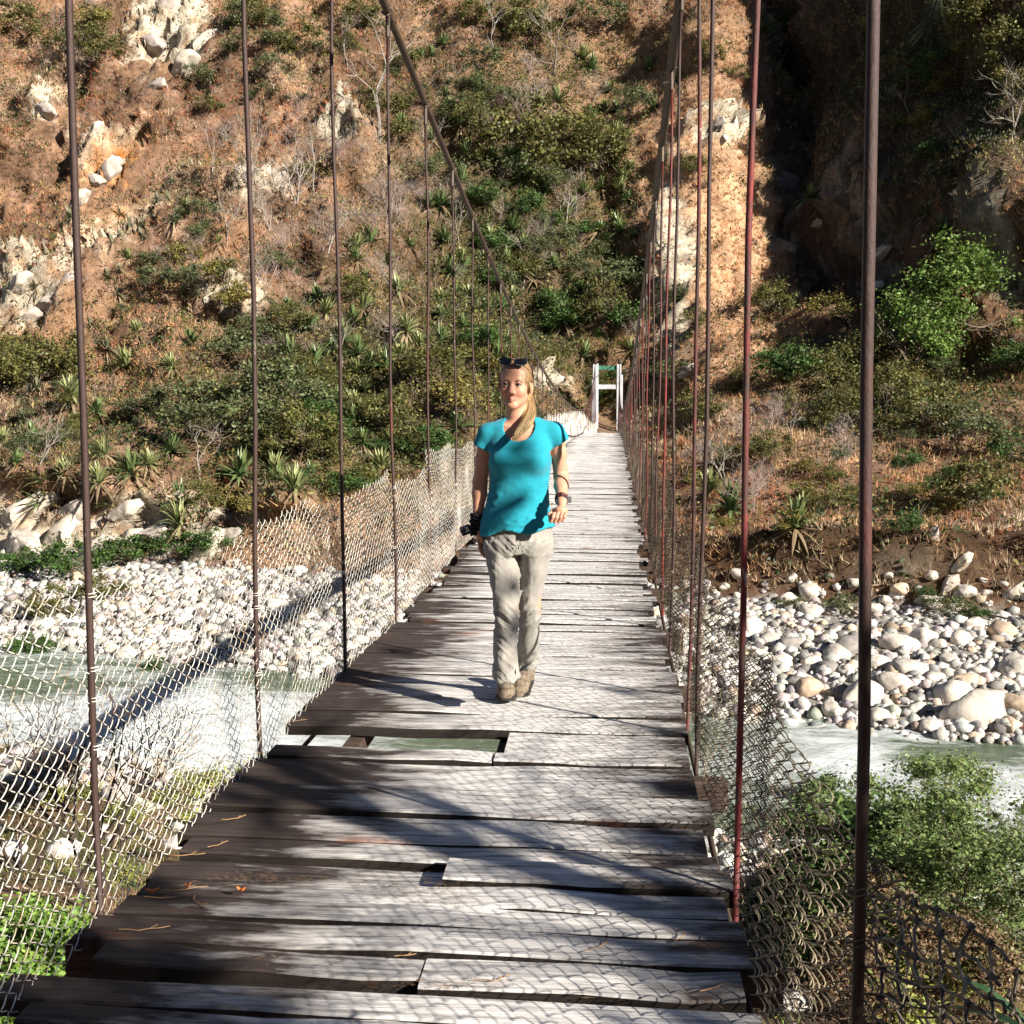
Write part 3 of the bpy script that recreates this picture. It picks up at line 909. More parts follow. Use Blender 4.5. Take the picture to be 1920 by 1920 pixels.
def build_stones():
    protos = [mesh_np('boulder', *rock_mesh(s, 3)) for s in range(9)]
    for me in protos:
        me.materials.append(M['boulder'])
        me.polygons.foreach_set('use_smooth', np.ones(len(me.polygons), dtype=bool))
    spots = []
    # the big ones, where the photograph has them (x, y, width in pixels)
    for (px, py, w) in [(1515, 1112, 56), (1520, 1152, 40), (1483, 1132, 42), (1405, 1188, 66), (1440, 1205, 44), (1596, 1222, 62), (1570, 1232, 50), (1685, 1215, 60), (1700, 1262, 58), (1752, 1278, 50),
                        (1905, 1262, 66), (1612, 1312, 78), (1826, 1352, 104), (1782, 1308, 64), (1676, 1290, 60), (1508, 1298, 56), (1522, 1246, 40), (1548, 1258, 42), (1776, 1243, 50), (1852, 1322, 62),
                        (1648, 1252, 48), (1560, 1340, 50), (1735, 1200, 46), (1800, 1205, 44), (1880, 1190, 50), (1905, 1330, 60), (1460, 1250, 46), (1425, 1230, 40), (1480, 1215, 46), (1890, 1370, 50),
                        (1720, 1335, 40), (1650, 1352, 46), (1745, 1370, 44), (1590, 1368, 36), (330, 1195, 42), (395, 1185, 36), (300, 1150, 34), (520, 1140, 40), (350, 1120, 36), (560, 1235, 44), (600, 1250, 40),
                        (440, 1290, 34), (240, 1230, 40), (620, 1210, 38), (380, 1240, 38), (500, 1215, 34), (80, 1180, 44), (30, 1150, 44), (150, 1120, 36)]:
        p, n = at(px, py)
        if p is None: continue
        d = (p - CAM_LOC).length
        spots.append((p, 0.58 * w * d / FPX))
    g = np.random.default_rng(3)
    tries = 0
    big = list(spots)
    while len(big) < 300 and tries < 6000:
        tries += 1
        px, py = g.uniform(0, 1920), g.uniform(1075, 1400)
        if 760 < px < 1260: continue
        p, n = at(px, py)
        if p is None or p.y < YF(p.x) - 0.8 or p.y > YB(p.x) + 1.0: continue
        r = 0.28 + 0.5 * g.random() ** 3
        if any((p - q).length < (r + s) * 0.85 for q, s in big): continue
        big.append((p, r))
    for i, (p, r) in enumerate(big):
        me = protos[i % 9]
        o = link('boulder', me, None, None, p + Vector((0, 0, r * 0.18)))
        o.rotation_euler = (g.uniform(-.25, .25), g.uniform(-.25, .25), g.uniform(0, 6.28)); o.scale = (r, r, r)
        tone = int(g.choice(5, p=(.34, .28, .18, .09, .11)))
        o.color = [(1.18, 1.15, 1.1, 1), (0.98, 0.96, 0.93, 1), (0.8, 0.8, 0.8, 1), (0.5, 0.5, 0.52, 1), (1.0, 0.84, 0.68, 1)][tone]
        look = ('large ' if r > 0.7 else 'middling ' if r > 0.45 else 'small ') + ['white', 'cream', 'grey', 'dark grey', 'tan'][tone] + (' boulder' if r > 0.7 else ' river stone')
        register(o, look, 'boulder' if r > 0.7 else 'stone', 'boulders of the gravel bar', p)
    # everything smaller: one mass of stones
    V0, F0, _ = rock_mesh(50, 1); Vs = [rock_mesh(60 + k, 1)[0] for k in range(6)]
    P = []
    m = 15000
    x = g.uniform(-45, 40, m); t = g.uniform(-0.02, 1.04, m)
    y = YF(x) + t * (YB(x) - YF(x))
    px, py, dd = project(np.stack([x, y, base_h(x, y)], -1))
    ok = (px > -60) & (px < 1980) & ~((px > 830) & (px < 1180))
    x, y = x[ok], y[ok]
    z = base_h(x, y); r = 0.11 + 0.36 * g.random(len(x)) ** 2.8
    # loose stones at the near shore and on the banks
    m2 = 2600
    x2 = g.uniform(-22, 16, m2); y2 = YN(x2) - np.abs(g.normal(0, 5.0, m2)); z2 = base_h(x2, y2)
    r2 = 0.08 + 0.35 * g.random(m2) ** 3
    x = np.concatenate([x, x2]); y = np.concatenate([y, y2]); z = np.concatenate([z, z2]); r = np.concatenate([r, r2])
    n = len(x)
    allV = np.empty((n, len(V0), 3)); th = g.uniform(0, 6.28, n)
    cs, sn = np.cos(th), np.sin(th)
    for k in range(6):
        s = np.arange(n) % 6 == k
        v = Vs[k][None] * r[s][:, None, None] * g.uniform(0.75, 1.3, (s.sum(), 1, 3))
        vx = v[..., 0] * cs[s][:, None] - v[..., 1] * sn[s][:, None]; vy = v[..., 0] * sn[s][:, None] + v[..., 1] * cs[s][:, None]
        allV[s] = np.stack([vx + x[s][:, None], vy + y[s][:, None], v[..., 2] + (z[s] + r[s] * 0.3)[:, None]], -1)
    col = np.array([0.50, 0.465, 0.425]) * g.choice([.3, .55, .75, .95, 1.15], (n, 1), p=[.10, .18, .27, .27, .18]) * g.uniform(.85, 1.1, (n, 1)) * (1 + g.normal(0, 0.04, (n, 3)))
    warm = g.random(n) < 0.12
    col[warm] *= np.array([1.0, 0.84, 0.68])
    F = (F0[None] + (np.arange(n) * len(V0))[:, None, None]).reshape(-1, 3)
    me = mesh_np('river_stones', allV.reshape(-1, 3), F, np.repeat(np.clip(col, 0, 0.85), len(V0), 0))
    o = link('river_stones', me, M['rock'], smooth=True)
    tag(o, 'pale rounded cobbles covering the gravel bar and shore', 'stones', kind='stuff')
    # weathered blocks on the hillside
    blocks = [mesh_np('rock', *crag_mesh(100 + s, (0.46, 0.40, 0.32) if s % 2 else (0.40, 0.34, 0.29))) for s in range(5)]
    for me in blocks: me.materials.append(M['boulder'])
    for i, (px, py, w) in enumerate([(90, 215, 60), (180, 250, 34), (470, 330, 50), (520, 345, 40), (95, 560, 50), (60, 590, 56), (35, 540, 50), (130, 520, 40), (390, 560, 40), (430, 545, 34), (1010, 712, 40), (1040, 715, 30),
                                     (40, 1020, 130), (120, 1000, 110), (200, 1030, 120), (290, 1000, 110), (370, 1040, 90), (430, 1010, 80), (60, 960, 90), (150, 950, 80), (180, 985, 80), (240, 1010, 60), (100, 1050, 90), (20, 960, 60), (300, 1040, 60), (360, 1010, 50), (230, 960, 60), (1345, 235, 46), (1360, 260, 34), (1290, 690, 40),
                                     (1535, 420, 40), (1650, 480, 40), (1640, 540, 40), (1490, 790, 24), (1750, 1000, 40), (1880, 990, 40), (1800, 1060, 40), (1780, 1090, 46), (1900, 1110, 60), (320, 20, 60), (290, 90, 70), (340, 130, 60), (300, 160, 50), (380, 80, 60), (220, 320, 60), (180, 340, 50), (150, 380, 40)]):
        p, n = at(px, py)
        if p is None: continue
        r = 0.5 * w * (p - CAM_LOC).length / FPX
        o = link('rock', blocks[i % 5], None, None, p - n * r * 0.25)
        o.rotation_euler = (g.uniform(-.5, .5), g.uniform(-1.0, -.2), g.uniform(-.6, .6)); o.scale = (r, r, r * 1.1)
        register(o, 'weathered angular rock', 'rock', 'rocks on the hillside', p)
build_stones()
def build_driftwood():
    for (a, b_, lab) in (((1795, 1150), (1890, 1168), 'long grey driftwood trunk lying at the gravel bar back beside the frame edge'), ((1560, 1135), (1610, 1160), 'short bleached driftwood stick below the cut bank'), ((250, 1175), (330, 1150), 'bleached driftwood branch on the gravel past the first pale-fence rod')):
        p, _ = at(*a); q, _ = at(*b_)
        o = empty('driftwood', p); d = np.array(q - p); m = np.array([0, 0, .25])
        MB().tube([m * .6, d * .35 + m * 1.5, d * .7 + m * 1.1, d + m * .8], [.11, .10, .08, .04], 7, (0.30, 0.26, 0.22)).build('trunk', M['bark'], o, True)
        MB().tube([d * .4 + m * 1.4, d * .55 + m * 3, d * .75 + m * 4], [.05, .035, .01], 5, (0.30, 0.26, 0.22)).build('branch', M['bark'], o, True)
        tag(o, lab, 'driftwood')
build_driftwood()

# ------------------------------------------------------------------ plants: prototypes
def blades(P, D, L, W, g, droop=0.3, seg=1):
    """leaf strips from points P along directions D (n,3), L length, W width -> V,F quads"""
    n = len(P)
    side = np.cross(D, g.normal(size=(n, 3))); side /= np.linalg.norm(side, axis=1)[:, None] + 1e-9
    a = P + side * W[:, None] / 2; b_ = P - side * W[:, None] / 2
    tip = P + D * L[:, None]; tip[:, 2] -= droop * L
    return a, b_, tip, side

def leaf_cloud(C, Rv, n, size, g, col, var=0.25, hang=0.2, shell=0.35):
    """n small two-triangle leaves in ellipsoidal clumps C (k,3), radii Rv (k,3)"""
    k = g.integers(0, len(C), n)
    d = g.normal(size=(n, 3)); d /= np.linalg.norm(d, axis=1)[:, None]
    r = (np.abs(g.normal(0, 0.62, n)) + shell * .3)[:, None]
    P = C[k] + d * r * Rv[k]
    u = g.normal(size=(n, 3)); u[:, 2] = u[:, 2] * 0.5 - hang; u /= np.linalg.norm(u, axis=1)[:, None]
    s = np.cross(u, d + g.normal(size=(n, 3)) * 0.5); s /= np.linalg.norm(s, axis=1)[:, None] + 1e-9
    L = size * g.uniform(0.6, 1.4, n)[:, None]
    a = P - u * L * 0.5; c = P + u * L * 0.5; b_ = P + s * L * 0.28; e = P - s * L * 0.28
    V = np.stack([a, b_, c, e], 1).reshape(-1, 3)
    F = np.arange(n * 4).reshape(n, 4)
    cc = np.array(col) * (1 + g.normal(0, var, (n, 1))) * (1 + g.normal(0, 0.08, (n, 3)))
    return V, F, np.clip(np.repeat(cc, 4, 0), 0.005, 0.9)

def branch_tree(g, H, spread=0.6, depth=4, r0=0.05, n0=3, lean=0.15, col=(0.34, 0.30, 0.26), kink=0.35, sides=4):
    b = MB(); tips = []
    def grow(p, d, L, r, lev):
        pts = [p]; q = p.copy(); dd = d.copy()
        for _ in range(4):
            dd = dd + g.normal(0, kink * 0.22, 3) + np.array([0, 0, 0.05]); dd /= np.linalg.norm(dd)
            q = q + dd * L / 4; pts.append(q.copy())
        b.tube(pts, np.linspace(r, r * 0.62, 5), sides if lev > 1 else 3, col, cap=False)
        if lev == 0:
            tips.append(q); return
        nb = 2 if g.random() < 0.55 else 3
        for _ in range(nb):
            nd = dd + g.normal(0, spread, 3); nd[2] = nd[2] * 0.7 + 0.18; nd /= np.linalg.norm(nd)
            grow(q, nd, L * g.uniform(0.62, 0.85), r * 0.6, lev - 1)
        if lev > 1 and g.random() < 0.8:
            nd = dd + g.normal(0, spread * 1.3, 3); nd /= np.linalg.norm(nd)
            grow(pts[2], nd, L * 0.6, r * 0.45, lev - 2 if lev > 2 else 0)
    for k in range(n0):
        d = np.array([g.normal(0, lean), g.normal(0, lean), 1.0]); d /= np.linalg.norm(d)
        grow(np.array([g.normal(0, .04), g.normal(0, .04), -0.25]) * 1.0, d, H * 0.38, r0 * g.uniform(.8, 1.1), depth)
    return b, np.array(tips)

def proto_tree(name, seed, H, crown=None, leaves=0, size=0.15, **kw):
    g = np.random.default_rng(seed)
    root = empty(name)
    b, tips = branch_tree(g, H, **kw)
    ch = [b.build('trunk', M['bark'], root)]
    if crown is not None:
        C = tips[g.integers(0, len(tips), max(6, len(tips) // 2))]
        rr = H * 0.11 * g.uniform(0.6, 1.4, (len(C), 1)) * np.array([[1.25, 1.25, 0.6]])
        ch.append(link('crown', mesh_np('crown', *leaf_cloud(C, rr, leaves, size, g, crown, shell=0.1)), M['leaf'], root))
    return root, ch

def proto_bush(name, seed, w, h, col, leaves, size, twig=(0.16, 0.12, 0.09), clumps=16, depth=3):
    g = np.random.default_rng(seed)
    root = empty(name)
    b, tips = branch_tree(g, h * 0.66, spread=0.8, depth=min(depth, 3), r0=0.016 * h, n0=4, lean=0.4, col=twig, sides=3)
    ch = [b.build('trunk', M['bark'], root)]
    a = g.uniform(0, 6.28, clumps); rad = np.sqrt(g.random(clumps)) * w * 0.38
    z = h * (0.25 + 0.6 * g.random(clumps)) * (1 - 0.5 * (rad / (w * 0.4)) ** 2)
    C = np.stack([rad * np.cos(a), rad * np.sin(a), z], -1)
    Rr = (w * g.uniform(0.10, 0.22, (clumps, 1))) * np.array([[1, 1, 0.7]])
    V, F, c = leaf_cloud(C, Rr, leaves, size, g, col, shell=0.15)
    # tone differs from spray to spray
    k = fbm(V / (w * 0.22) + seed, 2, seed)[:, None]
    c = np.clip(c * (1 + 0.45 * k), 0.005, 0.9)
    ch.append(link('crown', mesh_np('crown', V, F, c), M['leaf'], root))
    return root, ch

def proto_agave(seed, n=48, col=(0.07, 0.13, 0.045), tipc=(0.24, 0.28, 0.10), arch=0.45, width=0.052, dead=6):
    g = np.random.default_rng(seed)
    V = []; F = []; C = []
    for i in range(n + dead):
        dry = i >= n
        az = g.uniform(0, 6.283); el = R(g.uniform(12, 82)) if not dry else R(g.uniform(-50, -10))
        L = g.uniform(0.75, 1.1) * (0.8 + 0.25 * math.cos(el)) * (0.8 if dry else 1)
        d = np.array([math.cos(az) * math.cos(el), math.sin(az) * math.cos(el), math.sin(el)])
        s = np.array([-math.sin(az), math.cos(az), 0.0]); up = np.cross(d, s) * -1
        cc = np.array((0.26, 0.19, 0.11) if dry else col) * g.uniform(0.6, 1.5)
        k0 = len(V)
        for j, (t, w) in enumerate(((0, 0.6), (0.3, 1.0), (0.62, 0.8), (1.0, 0.02))):
            p = d * L * t; p[2] -= arch * math.cos(el) * L * t * t * g.uniform(0.8, 1.2) * 0.9
            p[2] += 0.12
            ww = width * w
            mid = p - up * ww * 0.28
            V += [p + s * ww, mid, p - s * ww]
            q = cc + (np.array(tipc) - cc) * t * 0.7 if not dry else cc
            C += [q, q * 0.8, q]
            if j:
                a = k0 + (j - 1) * 3; b_ = k0 + j * 3
                F += [(a, a + 1, b_ + 1, b_), (a + 1, a + 2, b_ + 2, b_ + 1)]
    me = mesh_np('rosette', np.array(V), np.array(F), np.clip(np.array(C), 0.01, 0.9))
    me.materials.append(M['agave'])
    return me

# ------------------------------------------------------------------ plants: hillside masses (grass, undergrowth, dead twigs)
def sample_ground(n, g, wfun, region=None):
    A = TV[TF[:, 0]]; B = TV[TF[:, 1]]; Cc = TV[TF[:, 2]]; D = TV[TF[:, 3]]
    ctr = (A + B + Cc + D) / 4
    nrm = np.cross(Cc - A, D - B); ar = np.linalg.norm(nrm, axis=1) / 2; nrm = nrm / (2 * ar[:, None] + 1e-9)
    px, py, dd = project(ctr)
    vis = (px > -120) & (px < 2040) & (py > -150) & (py < 2100) & (ctr[:, 1] > 0)
    w = ar * vis * wfun(ctr, px, py, nrm)
    w = np.clip(w, 0, None); w = w / w.sum()
    k = g.choice(len(w), n, p=w)
    u = g.random((n, 1)); v = g.random((n, 1))
    P = (A[k] * (1 - u) + B[k] * u) * (1 - v) + (D[k] * (1 - u) + Cc[k] * u) * v
    return P, nrm[k], TC[TF[k, 0]], TRK[TF[k, 0]]

def is_hill(P): return P[:, 1] > YB(P[:, 0]) + 0.5
def greenness(px, py):
    return np.clip(-0.9 * blob(px, py, 1360, 430, 110, 330, -15) + blob(px, py, 980, 500, 250, 280) + blob(px, py, 640, 760, 330, 150) + blob(px, py, 1650, 740, 260, 100) + 0.8 * blob(px, py, 1760, 130, 220, 180) + 0.6 * blob(px, py, 200, 820, 260, 90) + 0.5 * blob(px, py, 1000, 150, 260, 130), 0, 1)
def pathclear(P):
    """the landing behind the tower stays open"""
    return ~((np.abs(P[:, 0] - 0.6) < 1.6) & (P[:, 1] > 112) & (P[:, 1] < 121))

def build_masses():
    g = np.random.default_rng(77)
    def wg(c, px, py, n):
        tower = (np.abs(c[:, 0] - 0.6) < 1.8) & (c[:, 1] > 106) & (c[:, 1] < 122)
        return is_hill(c) * (1.0 - 0.75 * greenness(px, py)) * (1 - 0.85 * np.clip(rockiness(c) * 1.3, 0, 1)) * ~tower * (1 - 0.6 * (sstep(16, 20, c[:, 0]) * sstep(108, 116, c[:, 1])))
    n = 66000
    P, Nn, C, RK = sample_ground(n, g, wg)
    nb = 7
    P = np.repeat(P, nb, 0); Nn = np.repeat(Nn, nb, 0)
    m = len(P)
    tuft = np.repeat(g.uniform(0.6, 1.3, n), nb)
    big = np.repeat((g.random(n) < 0.06) * 0.7 + 1, nb)
    D = g.normal(0, 0.42, (m, 3)) + np.array([0, 0, 1.0]) + Nn * 0.45; D /= np.linalg.norm(D, axis=1)[:, None]
    L = 0.72 * tuft * big * g.uniform(0.5, 1.3, m); W = 0.06 * g.uniform(0.5, 1.5, m)
    P = P + g.normal(0, 0.12, (m, 3)) * np.array([1, 1, 0.3]) - np.array([0, 0, 0.05])
    a, b_, tip, _ = blades(P, D, L, W, g, 0.22)
    V = np.stack([a, b_, tip], 1).reshape(-1, 3); F = np.arange(m * 3).reshape(m, 3)
    px, py, _ = project(P[::nb])
    straw = np.array([0.54, 0.31, 0.155]); rust = np.array([0.38, 0.145, 0.07]); pale = np.array([0.58, 0.46, 0.31]); olive = np.array([0.19, 0.18, 0.07]); brown = np.array([0.14, 0.085, 0.055])
    q = fbm(P[::nb] / 6.0, 3, 91)[:, None] + g.normal(0, 0.16, (n, 1)); q2 = fbm(P[::nb] / 9.0, 3, 95)[:, None] + g.normal(0, 0.12, (n, 1))
    c = rust + (straw - rust) * sstep(-0.3, 0.25, q)
    c = c + (pale - c) * sstep(0.1, 0.4, q2)
    c = c + (brown - c) * sstep(0.05, 0.35, -q2) * 0.8
    gr = greenness(px, py)[:, None]
    c = c + (olive - c) * np.clip(gr + 0.3 * q, 0, 0.85)
    spur = np.clip(blob(px, py, 1350, 450, 150, 330, -15) + blob(px, py, 1750, 850, 260, 90) + 0.6 * blob(px, py, 300, 640, 170, 130), 0, 1)[:, None]
    c = c + (np.array([0.66, 0.39, 0.21]) - c) * spur * 0.8
    c = c * (1 + g.normal(0, 0.16, (n, 1)))
    cc = np.repeat(np.repeat(np.clip(c, 0.02, 0.8), nb, 0), 3, 0)
    o = link('dry_grass', mesh_np('dry_grass', V, F, cc), M['grass'])
    tag(o, 'dry straw and rust coloured grass covering the hillside', 'grass', kind='stuff')
    # leafy undergrowth
    def wu(c, px, py, n):
        return is_hill(c) * (0.12 + greenness(px, py) + 0.3 * (fbm(c / 8.0, 2, 41) > 0.15)) * (1 - 0.8 * np.clip(rockiness(c), 0, 1))
    n = 46000
    P, Nn, C, RK = sample_ground(n, g, wu)
    keep = pathclear(P); P = P[keep]; n = len(P)
    px, py, _ = project(P)
    hgt = 0.2 + 1.3 * np.clip(fbm(P / 5.0, 2, 43) + 0.25, 0, 1)
    nl = 6
    C0 = np.repeat(P, nl, 0); hh = np.repeat(hgt, nl)
    m = len(C0)
    C0 = C0 + g.normal(0, 0.25, (m, 3)) + np.array([0, 0, 1]) * (hh * g.random(m))[:, None]
    u = g.normal(size=(m, 3)); u /= np.linalg.norm(u, axis=1)[:, None]; s = np.cross(u, g.normal(size=(m, 3))); s /= np.linalg.norm(s, axis=1)[:, None]
    L = g.uniform(0.07, 0.22, (m, 1))
    V = np.stack([C0 - u * L, C0 + s * L * 0.45, C0 + u * L, C0 - s * L * 0.45], 1).reshape(-1, 3)
    F = np.arange(m * 4).reshape(m, 4)
    q = fbm(P / 7.0, 3, 47)[:, None]
    c = np.array([0.085, 0.095, 0.025]) + (np.array([0.035, 0.06, 0.02]) - np.array([0.085, 0.095, 0.025])) * sstep(-0.2, 0.2, q)
    c = c + (np.array([0.24, 0.21, 0.06]) - c) * (g.random((n, 1)) < 0.22)
    c = c * (1 + g.normal(0, 0.2, (n, 1)))
    o = link('undergrowth', mesh_np('undergrowth', V, F, np.repeat(np.repeat(np.clip(c, 0.01, 0.6), nl, 0), 4, 0)), M['leaf'])
    tag(o, 'olive green undergrowth on the hillside', 'undergrowth', kind='stuff')
    # bleached twigs standing and lying in the scrub
    def wt(c, px, py, n):
        return is_hill(c) * (0.15 + blob(px, py, 560, 330, 240, 200) + blob(px, py, 950, 260, 260, 200) + blob(px, py, 700, 560, 300, 200) + 0.4 * blob(px, py, 1500, 850, 260, 140))
    n = 5200
    P, Nn, C, RK = sample_ground(n, g, wt)
    keep = pathclear(P); P = P[keep]; n = len(P)
    nb = 5
    P = np.repeat(P, nb, 0); m = len(P)
    D = g.normal(0, 0.6, (m, 3)) + np.array([0, 0, 0.8]); D /= np.linalg.norm(D, axis=1)[:, None]
    L = g.uniform(0.4, 1.7, m); W = g.uniform(0.02, 0.05, m)
    a, b_, tip, sd = blades(P, D, L, W, g, 0.1)
    up = np.cross(D, sd) * W[:, None] * 0.5
    V = np.stack([a - up, b_ - up, P + up, tip], 1).reshape(-1, 3)
    base = np.arange(m) * 4
    F = np.concatenate([np.stack([base, base + 1, base + 3], -1), np.stack([base + 1, base + 2, base + 3], -1), np.stack([base + 2, base, base + 3], -1)])
    c = np.array([0.36, 0.29, 0.25]) * g.uniform(0.45, 1.25, (m, 1))
    o = link('dead_twigs', mesh_np('dead_twigs', V, F, np.repeat(c, 4, 0)), M['grass'])
    tag(o, 'bleached dead twigs scattered through the hillside scrub', 'twigs', kind='stuff')
    # grass and weeds on the near bank
    def wn_(c, px, py, n): return (c[:, 1] < YN(c[:, 0]) - 1.5) * (c[:, 1] > 3) * ((px < 900) | (px > 1100)) * (0.25 + (fbm(c / 3.0, 3, 13) > 0.0))
    n = 6500
    P, Nn, C, RK = sample_ground(n, g, wn_)
    nb = 8; q = np.repeat(g.random((n, 1)), nb, 0)
    P = np.repeat(P, nb, 0); m = len(P)
    D = g.normal(0, 0.5, (m, 3)) + np.array([0, 0, 1.0]); D /= np.linalg.norm(D, axis=1)[:, None]
    L = g.uniform(0.08, 0.38, m); W = g.uniform(0.01, 0.022, m)
    P = P + g.normal(0, 0.12, (m, 3)) * np.array([1, 1, 0.2])
    a, b_, tip, _ = blades(P, D, L, W, g, 0.25)
    V = np.stack([a, b_, tip], 1).reshape(-1, 3); F = np.arange(m * 3).reshape(m, 3)
    c = np.where(q < 0.3, np.array([[0.10, 0.16, 0.04]]), np.where(q < 0.8, np.array([[0.36, 0.25, 0.14]]), np.array([[0.24, 0.25, 0.07]]))) * g.uniform(0.6, 1.3, (m, 1))
    o = link('bank_grass', mesh_np('bank_grass', V, F, np.repeat(c, 3, 0)), M['grass'])
    tag(o, 'mixed green and straw grass on the near river bank', 'grass', kind='stuff')
build_masses()

# ------------------------------------------------------------------ plants: individuals
def build_plants():
    g = np.random.default_rng(19)
    ag = [proto_agave(s) for s in (1, 2, 3)] + [proto_agave(4, col=(0.15, 0.20, 0.07), tipc=(0.44, 0.43, 0.19)), proto_agave(5, 40, col=(0.16, 0.18, 0.11), tipc=(0.30, 0.29, 0.17), arch=0.8, width=0.035)]
    pts = [(258, 620, 3), (365, 640, 0), (325, 690, 3), (430, 570, 3), (28, 870, 0), (80, 900, 3), (125, 890, 3), (250, 890, 0), (200, 850, 3), (180, 770, 0), (205, 780, 3), (285, 1020, 3), (335, 985, 3), (340, 950, 0),
           (590, 680, 1), (640, 640, 0), (610, 790, 1), (620, 830, 2), (680, 830, 0), (660, 760, 3), (560, 720, 0), (720, 690, 1), (760, 620, 3), (790, 640, 3), (870, 610, 0), (880, 550, 3), (700, 900, 0), (570, 960, 1),
           (860, 230, 0), (830, 80, 1), (975, 290, 3), (905, 170, 0), (1140, 170, 1), (1180, 310, 3), (1130, 350, 0), (1165, 360, 3), (1160, 420, 0), (1190, 440, 1), (1050, 460, 3), (1000, 520, 0), (1030, 560, 3), (1060, 600, 0),
           (1100, 560, 1), (1092, 668, 0), (950, 640, 1), (1120, 430, 2), (1265, 80, 3), (1215, 130, 0), (600, 560, 0), (520, 760, 2), (850, 400, 0), (800, 380, 1), (770, 460, 2), (900, 380, 0), (830, 560, 3), (690, 520, 1), (60, 830, 0)]
    for (cx, cy, rx, ry, k, vs) in [(640, 760, 150, 110, 34, (0, 1, 2, 3)), (1090, 500, 110, 150, 44, (0, 1, 2, 3)), (300, 470, 130, 110, 40, (4, 4, 4, 3)), (120, 690, 120, 90, 14, (4, 4, 3)), (860, 560, 150, 140, 26, (0, 1, 3)),
                                 (150, 880, 170, 60, 22, (0, 3, 4)), (840, 200, 110, 130, 12, (0, 1)), (1150, 230, 90, 140, 22, (0, 1, 3)), (980, 480, 160, 120, 34, (0, 1, 2, 3)), (700, 600, 140, 120, 18, (0, 1, 3)), (520, 880, 120, 70, 12, (0, 1, 3)), (1430, 960, 120, 60, 5, (3, 0)), (1700, 330, 160, 150, 9, (0, 2))]:
        for _ in range(k):
            pts.append((cx + g.normal(0, rx * .6), cy + g.normal(0, ry * .6), int(g.choice(vs))))
    put = []
    for (px, py, v) in pts:
        if not (5 < px < 1915 and 5 < py < 1060): continue
        p, n = at(px, py + 8)
        if p is None or p.y < YB(p.x) + 1: continue
        if abs(p.x - 0.6) < 2.0 and 106 < p.y < 122: continue
        if any((p - q).length < 1.3 for q in put): continue
        put.append(p)
        s = g.uniform(1.5, 2.7) if v != 4 else g.uniform(1.2, 2.0)
        o = link('agave_plant', ag[v], None, None, p)
        o.scale = (s, s, s * g.uniform(0.9, 1.2)); o.rotation_euler = (g.uniform(-.2, .35), g.uniform(-.2, .2), g.uniform(0, 6.28))
        look = ['dark green spiky rosette', 'dark green spiky rosette', 'dark green spiky rosette', 'bright green spiky rosette', 'dull grey-green drooping rosette'][v]
        register(o, look, 'agave', 'spiky rosette plants on the hillside', p)
    # pale leafless trees
    bare = [proto_tree('bare_tree', 200 + k, 5.5, depth=4, r0=0.085, n0=1 + k % 3, spread=0.55, lean=0.2, col=(0.27, 0.235, 0.20)) for k in range(4)]
    for i, (px, py, hpx) in enumerate([(712, 262, 260), (160, 160, 70), (470, 360, 150), (400, 330, 110), (425, 460, 110), (615, 470, 120), (555, 380, 140), (590, 365, 150), (930, 115, 130), (1040, 140, 150), (985, 260, 110),
                                       (735, 410, 110), (375, 905, 130), (75, 870, 110), (1060, 420, 110), (1095, 380, 90), (980, 540, 130), (1365, 920, 130), (1215, 640, 60), (640, 690, 110), (800, 330, 120), (1190, 660, 80), (745, 560, 100),
                                       (650, 130, 110), (1700, 260, 120), (1900, 250, 140), (505, 430, 80), (860, 470, 100), (1025, 330, 90), (1310, 870, 90), (1575, 890, 90), (1480, 830, 70)]):
        p, n = at(px, py)
        if p is None: continue
        H = hpx * (p - CAM_LOC).length / FPX
        o = place(bare[i % 4], p, g.uniform(0, 6.28), H / 6.2, (g.uniform(-.12, .12), g.uniform(-.15, .15)))
        register(o, 'pale leafless tree', 'tree', 'bare trees on the hillside', p)
    # grey-pink leafless shrubs, many fine twigs
    gb = [proto_tree('leafless_shrub', 230 + k, 3.0, depth=4, r0=0.03, n0=6, spread=0.7, lean=0.5, col=(0.32, 0.25, 0.22)) for k in range(3)]
    for i in range(62):
        zone = [(560, 300, 120, 80), (980, 210, 130, 60), (720, 370, 80, 70), (1000, 430, 120, 60), (1500, 880, 170, 70), (450, 500, 160, 80), (120, 60, 110, 60)][i % 7]
        px, py = zone[0] + g.normal(0, zone[2] * .7), zone[1] + g.normal(0, zone[3] * .8)
        if not (0 < px < 1920 and 10 < py < 1020): continue
        p, n = at(px, py)
        if p is None or p.y < YB(p.x) + 1: continue
        o = place(gb[i % 3], p, g.uniform(0, 6.28), g.uniform(0.7, 1.25), (0, 0))
        register(o, 'grey leafless shrub', 'shrub', 'leafless shrubs on the hillside', p)
    # leafy shrubs and small trees of the far side
    sh = {'olive': [proto_bush('leafy_shrub', 300 + k, 4.2, 2.8, (0.12, 0.115, 0.032), 3800, 0.14) for k in range(3)],
          'grey': [proto_bush('leafy_shrub', 310 + k, 4.4, 2.8, (0.105, 0.12, 0.05), 3800, 0.13) for k in range(2)],
          'green': [proto_bush('leafy_shrub', 320 + k, 4.0, 3.0, (0.06, 0.11, 0.025), 3600, 0.16) for k in range(2)],
          'yellow': [proto_bush('leafy_shrub', 330 + k, 3.6, 2.2, (0.20, 0.17, 0.045), 3000, 0.14) for k in range(2)],
          'feathery': [proto_bush('feathery_tree', 340 + k, 5.2, 5.0, (0.13, 0.20, 0.04), 6500, 0.16, clumps=30, depth=4) for k in range(2)]}
    looks = {'olive': 'olive green leafy shrub', 'grey': 'grey-green leafy shrub', 'green': 'fresh green leafy shrub', 'yellow': 'yellowish leafy shrub', 'feathery': 'feathery light green tree'}
